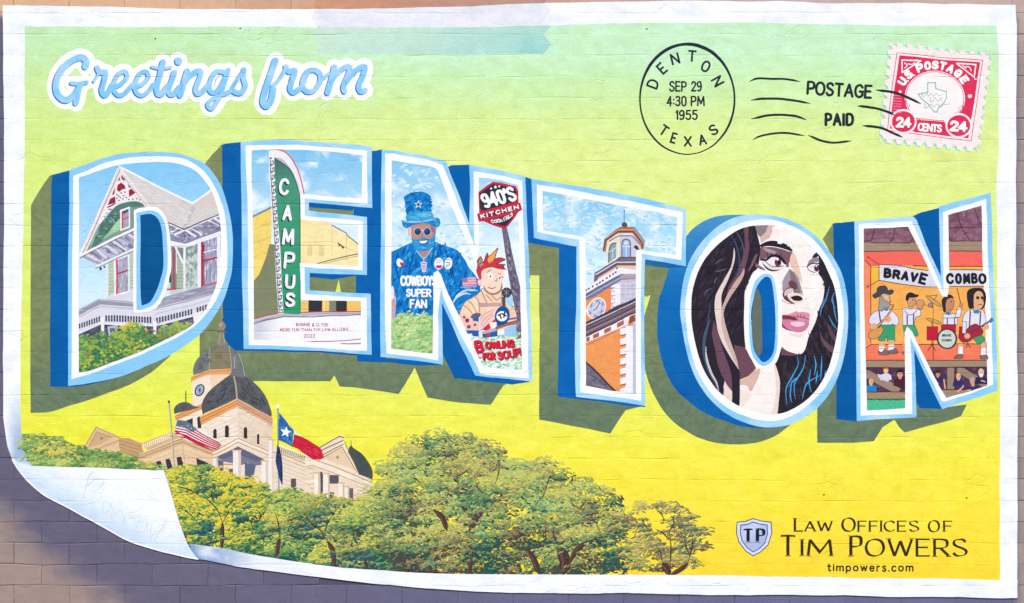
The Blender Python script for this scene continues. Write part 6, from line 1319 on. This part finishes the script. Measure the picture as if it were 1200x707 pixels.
# ------------------------------------------------------------------ greeting
gt = element("greeting_lettering", "pale blue script words Greetings from on a white cloud shape", "lettering")
bk = part("white_backing", gt); sc_ = part("script_lettering", gt, "flowing words reading Greetings from")
SCR = [("~100,78 101.6,73 99,69 94,67.6 85,71 75,79 67.6,91 65.6,103 69,112.5 77,117.4 85,113.6 91,107 94,99", 7.4), ("84,97.4 92,98.6 102,96.6", 4.6), ("~94,99 92,108 89,121", 6.4),
 ("~110,95.6 114,90 116.4,84", 3), ("~114,79.6 117,85 123.6,85 122,95 119.4,106 122.6,112 127.6,108 133,99", 6.2), ("~132,103 142,98.6 149,91 147,84.6 141,85.4 136,92 133,101 135,108.6 141,112 148,108 156,99", 5),
 ("~157,103 167,98.6 174,91 172,84.6 166,85.4 161,92 158,101 160,108.6 166,112 173,108 181,99", 5), ("~191,72.6 188,87 184,101 185,109.6 190,110 197,101", 6.6), ("~178.4,78.6 188,81 200,79.6", 3.6),
 ("~204.6,85 201,96 197.6,105 199.6,110.6 204,110 211,102", 6.2), ("~219.6,83.6 216,96 211.4,112", 6.8), ("~214,101 222,90 231,84 235.4,84.6 234,92 229.6,104 231.6,110 238,107 246,98", 6), ("209,71.6 209.4,72.4", 8.6),
 ("~263,85 254,84 248,92 245.4,103 248.6,108.6 255,106.6 261.6,97 267,84", 5.4), ("~268,82 265,92 260,108 254,121 248,127.4 243.6,123.6 248,117.4 258,112.6 270,107", 5), ("~270,107 278,94 286,81.6", 4), ("~286,82 285,90 287.6,101 283,108.6 276.6,108.6 272,105.6", 6),
 ("~323,71 317,89 310.4,108 308.6,120.4 313,124.6 318,117 320.4,104.6", 7.4), ("~319,101 327,94 333,84 336,79", 4), ("~335,78.6 339,84 345.6,83 343.6,92.6 340,104 344,108.6 352,103.6", 6.2), ("~369,82.4 361.6,83.4 356,92 355,101.6 360,107.6 368,106 375,96.6 375,86.6 370,82.6", 5.8), ("~376,93.4 380,91.4 385,87", 3.6),
 ("~392,79 388.6,93 384,108.6", 6.8), ("~387,97 395,86.6 404,79.4 410,79 408,88 402.6,101 404,107.6", 6), ("~405,97 413,86.6 421,80 427.4,78.8 426,88 420.6,101 423,107.6 428,106", 6.4)]
F = []
for p, w in SCR: F += ribbon(parse(p), w + 13.5)
put(bk, tri_faces(F), rgb('#FAFAFD'))
poly(bk, "~87,80 92,82 94,88 88,88", ground_col)
F = []
for p, w in SCR: F += ribbon([(x - 1.1, y + 1.1) for x, y in parse(p)], w + .4)
put(sc_, tri_faces(F), rgb('#2277B4'))
F = []
for p, w in SCR: F += ribbon(parse(p), w)
put(sc_, tri_faces(F), lambda x, y: mix(rgb('#86C8F8') + 0 * x[:, None], rgb('#ABD4F6') + 0 * x[:, None], sstep(.3, .7, fbm(x / 12, y / 12, 2))))
strokes(sc_, ["~213,97 213.6,100 211,108", "~272,105 278,95 281,98", "~385,95 388,99", "~404,94 406,99", "~120,86 119,97 117,106", "~258,88 253,94 251,102", "~340,86 338,97 337,104", "~363,86 359,93 359,100", "~414,92 418,84"], .7, '#2E86C0', taper=.3)

# ------------------------------------------------------------------ postmark
INK = '#26303A'
pk = element("postmark", "round black postmark with town, date and time inside", "postmark")
rg = part("ring", pk)
def ringw(t): return 3.9 - 2.1 * min(1, abs((t + .5) % 1 - .5) * 2.6) + .5 * math.sin(t * 23)
E = [(805.3 + 55.4 * math.cos(a), 116.4 + 64.4 * math.sin(a)) for a in (-math.pi / 2 + 2 * math.pi * k / 90 for k in range(91))]
E[-1] = E[0]; stroke(rg, E, ringw, INK)
tx = part("postmark_lettering", pk)
for c, x, y, a in (('D', 765, 98.4, -70), ('E', 775.6, 80.4, -42), ('N', 791, 69, -14), ('T', 811, 66, 4), ('O', 827, 78, 26), ('N', 841, 95.6, 60)): letter_at(tx, c, x, y, 10.4 if c != 'E' else 8.4, 14, 2.4, INK, ang=a)
for c, x, y, a in (('T', 778, 153, 34), ('E', 789.6, 162, 16), ('X', 806, 166, 0), ('A', 823, 164, -12), ('S', 836, 152.6, -30)): letter_at(tx, c, x, y, 9.6 if c != 'E' else 7, 13, 2.3, INK, ang=a)
text(tx, "SEP 29", 784, 95, 38.6, 12.8, 2, INK, gap=.24, space=.5); text(tx, "4:30 PM", 781, 112.4, 45, 12.6, 2, INK, gap=.26, space=.4); text(tx, "1955", 791.4, 128.8, 26.4, 12.2, 2, INK, gap=.24)
# ------------------------------------------------------------------ stamp
sm = element("postage_stamp", "tilted red and white 24 cents stamp with a toothed edge", "stamp")
pa = part("stamp_paper", sm); fr = part("stamp_print", sm, "red printed design with a state outline")
TL, TR, BR, BL_ = (1041.6, 50), (1163, 62.6), (1147.6, 178), (1030, 166.5)
def edge(a, b, n, cut=True):
    P = []; dx, dy = b[0] - a[0], b[1] - a[1]; L = math.hypot(dx, dy); ux, uy = dx / L, dy / L; nx, ny = -uy, ux
    for k in range(n):
        m = (k + .5) / n * L; r = L / n * .27
        P.append((a[0] + ux * (m - r), a[1] + uy * (m - r)))
        for q in range(1, 6):
            t = math.pi * q / 6; P.append((a[0] + ux * (m - r * math.cos(t)) + nx * r * 1.2 * math.sin(t), a[1] + uy * (m - r * math.cos(t)) + ny * r * 1.2 * math.sin(t)))
        P.append((a[0] + ux * (m + r), a[1] + uy * (m + r)))
    return P
sh_ = edge(TL, TR, 10) + edge(TR, BR, 10) + edge(BR, BL_, 10) + edge(BL_, TL, 10)
sp = part("stamp_shadow", sm)
poly(sp, [(x - 1.4, y + 1.6) for x, y in sh_], '#A2DCC0'); poly(pa, sh_, lambda x, y: mix(rgb('#FDEDEC') + 0 * x[:, None], rgb('#F8E4E2') + 0 * x[:, None], fbm(x / 5, y / 5)))
for k in range(0, 10):
    t = (k + .5) / 10
    for (a, b, off) in ((BL_, BR, (1, -3)), (BL_, TL, (2.5, 0)), (TL, TR, (2, 2.6)), (BR, TR, (-3, 1))):
        x = a[0] + (b[0] - a[0]) * t + off[0]; y = a[1] + (b[1] - a[1]) * t + off[1]
        stroke(sp, f"~{x-2},{y-1.2} {x+.6},{y-1} {x+1.2},{y+1.4} {x+2.6},{y+2}", .9, '#7FC8B0', taper=.3)
RED = lambda x, y: mix(rgb('#EC2850') + 0 * x[:, None], rgb('#D63A62') + 0 * x[:, None], sstep(.4, .7, fbm(x / 3, y / 2, 2)))
Q = lambda a: [(1051 + a, 62 + a), (1151.5 - a, 70.8 + a * .8), (1138 - a * 1.1, 165.4 - a), (1040 + a * .9, 153 - a * .8)]
for a, w in ((0, .8),): q = Q(a); stroke(fr, q + [q[0]], w, '#D23458')
poly(fr, Q(3), RED)
PK = '#FEF0EF'
poly(fr, ell_pts(1095.4, 115, 35.4, 31.6, .08), PK); poly(fr, "1066,128 1124,132 1126,140 1112,145 1108,141.4 1073,138.4 1070,142 1062,138", PK)
strokes(fr, [ell_pts(1095.4, 115, 34, 30.4, .08) + [ell_pts(1095.4, 115, 34, 30.4, .08)[0]]], .7, '#D8305A')
poly(fr, "1064,130 1120,134 1118,140 1108,140 1074,137.6 1064,139", PK)
strokes(fr, ["~1061,118 1062,128 1068,136 1074,139", "~1129,120 1127,130 1120,137 1112,141", "1074,139.4 1106,142"], .8, '#D8305A')
poly(fr, "1074,140.6 1107,143 1106,157.6 1072,155.4", RED); strokes(fr, ["~1063,121 1066,124 1063,128 1068,131 1066,134", "~1127,124 1123,127 1126,131 1120,132 1118,136"], .6, '#E07C98')
for cx, cy in ((1058.6, 142.6), (1123.4, 147.6)):
    ell(fr, cx, cy, 15.6, 14.6, PK); ell(fr, cx, cy, 13.4, 12.4, RED)
text(fr, "24", 1049.6, 137, 18.6, 12.6, 3, '#FFFDFD', ang=1, gap=.14); text(fr, "24", 1113, 141.2, 21, 13, 3.2, '#FFFDFD', ang=3, gap=.14); text(fr, "CENTS", 1075.6, 144, 28.6, 10, 2.1, '#FFFDFD', ang=4, gap=.14)
txt = "U.S.POSTAGE"; angs = [-149, -143, -134, -128, -113, -100, -88, -76, -63, -49, -34.5]
for c, a in zip(txt, angs):
    r = 40.6 if c != '.' else 36; x = 1094.4 + r * 1.06 * math.cos(math.radians(a)); y = 115.6 + r * .96 * math.sin(math.radians(a))
    if c == '.': ell(fr, x, y, 1, 1, '#FFFDFD')
    else: letter_at(fr, c, x, y, 8.4, 10.6, 2.9, '#FFFDFD', ang=a + 92)
for q in ("1057,70.6 1079,71.6 1057,85.4", "1120.6,74.6 1143.4,76 1141.6,90.4"): P = parse(q); strokes(fr, [P + [P[0]]], 1.5, '#FFF6F6')
strokes(fr, ["~1060,74 1063,77 1060,80", "~1064,75 1068,76 1072,73.6", "~1132,78 1136,79 1138,83", "~1128,77 1132,80", "1142,92.6 1144,92.6", "1054,107.4 1056,107.4"], 1.2, '#FFF0F0'); ell(fr, 1136.4, 112.8, 2.6, 2.4, '#FFF4F4'); ell(fr, 1054.6, 108, 1.8, 1.8, '#FFF4F4')
for k in range(7): stroke(fr, f"1047,{112 + k * 3.2} 1056,{112.6 + k * 3.2}", .7, '#F59AB0')
TEAL = '#74C4AC'
strokes(fr, ["1087,108 1087,97 1096,97 1096.4,104 1103,106 1109,108 1109,115 1106,121 1100,126 1098,131.4 1094.6,131 1091,127 1088,122.6 1083,118.6 1080,116 1075.6,110.4 1080,110 1087,108.6"], 1.3, TEAL)
strokes(fr, ["~1081,108 1080,112 1083,113 1086,110 1088,113 1091,110 1094,113 1097,110 1100,113 1103,111", "~1091,114 1090,119 1093,119 1096,115 1099,119 1103,115 1104,119", "~1084,121 1084,127 1088,125 1091,122 1094,126 1098,122 1102,126 1106,123 1113,122"], .7, '#8FB8A8')
# ------------------------------------------------------------------ cancellation
cl = element("cancellation_mark", "black wavy lines and words POSTAGE PAID running onto the stamp", "postal mark")
ct = part("cancellation_lettering", cl)
for q, w in (("~878,96 884,93 890,92 904,92.6 917,92.8 928,94 937.6,96", 2.5), ("~880,117.8 890,116 900,115.8 914,116 926,117.4 938,119.4 949.6,121.6", 2.8), ("~880,139.6 890,137.4 900,135.6 914,134.8 924,135.4 934,136.6 945,141", 2.8), ("~882,164 889,160.4 899,157.8 912,156.2 926,156.4 936,158 943,159.4", 2.3), ("~947,158.6 956,162.6 967,166.6 977,167.4 987,166.6 997.6,165.2", 2.6),
              ("~1026,105.6 1038,107 1052,110 1066,115.6 1079,122", 3), ("~1005,124.4 1016,125.6 1028,127.6 1039,131 1048,135", 3), ("~1011,147.4 1022,148.4 1033,150.4 1045,155.6 1057.6,161", 3)):
    stroke(part("wavy_line", cl), q, w, INK, taper=.12)
text(ct, "POSTAGE", 945.6, 94.6, 77.4, 17, 3.1, INK, ang=3.6, gap=.22); text(ct, "PAID", 966, 132, 35, 16.4, 3.5, INK, ang=0, gap=.34)
# ------------------------------------------------------------------ law office lettering
la = element("sponsor_lettering", "dark serif law office lettering beside a silver TP shield", "lettering")
lt = part("serif_lettering", la); INKB = '#3B2E22'; NB = (math.radians(-20), .3)
def caps(s, x, y, W, h, w, sf): text(lt, s, x, y, W, h, w, INKB, gap=.2, nib=NB, serif=sf)
caps("L", 930, 606.4, 12, 17.6, 2.9, 2.2); caps("AW", 942, 610, 34, 13.6, 2.5, 1.8); caps("O", 985.6, 605.6, 17.4, 18.6, 3.0, 0); caps("FFICES", 1004.6, 609.6, 72.6, 14.2, 2.5, 1.8); caps("O", 1087, 609, 14.6, 15.6, 2.6, 0); caps("F", 1105, 609.6, 12, 14.2, 2.5, 1.8)
caps("T", 913, 626, 20.6, 26.8, 4, 2.8); caps("IM", 938, 630.6, 38, 22, 3.6, 2.5); caps("P", 995, 626.8, 15.4, 26, 4, 2.8); caps("OWERS", 1013, 630.4, 121, 23, 3.5, 2.5)
text(lt, "timpowers.com", 969, 659.6, 101.4, 10.4, 1.8, INKB, gap=.34)
shd = part("shield", la, "silver shield lettered TP")
SO = "863.7,612 873.7,611 882.5,607.7 892.5,610.6 903.7,612 904.3,625 900,638.7 891,647 882.5,651.5 873.7,646 865.6,635 863,624"
P = parse(SO); poly(shd, P, '#D9DDF2'); strokes(shd, [P + [P[0]]], 1.1, '#4A4E6C')
P = [(882.8 + (x - 882.8) * .77, 628.6 + (y - 628.6) * .8) for x, y in P]; poly(shd, P, lambda x, y: mix(rgb('#C6D0EE') + 0 * x[:, None], rgb('#AEBBE2') + 0 * x[:, None], sstep(872, 896, x + y - 626))); strokes(shd, [P + [P[0]]], 1.2, '#4A5CA0')
text(shd, "T", 869.4, 618.4, 14.4, 18, 4, '#20222E', nib=(math.radians(-15), .3), serif=2.2); text(shd, "P", 885.6, 618.4, 11, 18, 4, '#20222E', nib=(math.radians(-15), .3), serif=2)
# small dark anchor bolts showing through the paint
for x, y in ((1132.5, 583.7), (965.4, 580), (182, 45.6), (281.6, 33.6), (758, 34)): ell(part("anchor_bolt", wall), x, y, 1.2, 1, '#4E4A3C')
bake()
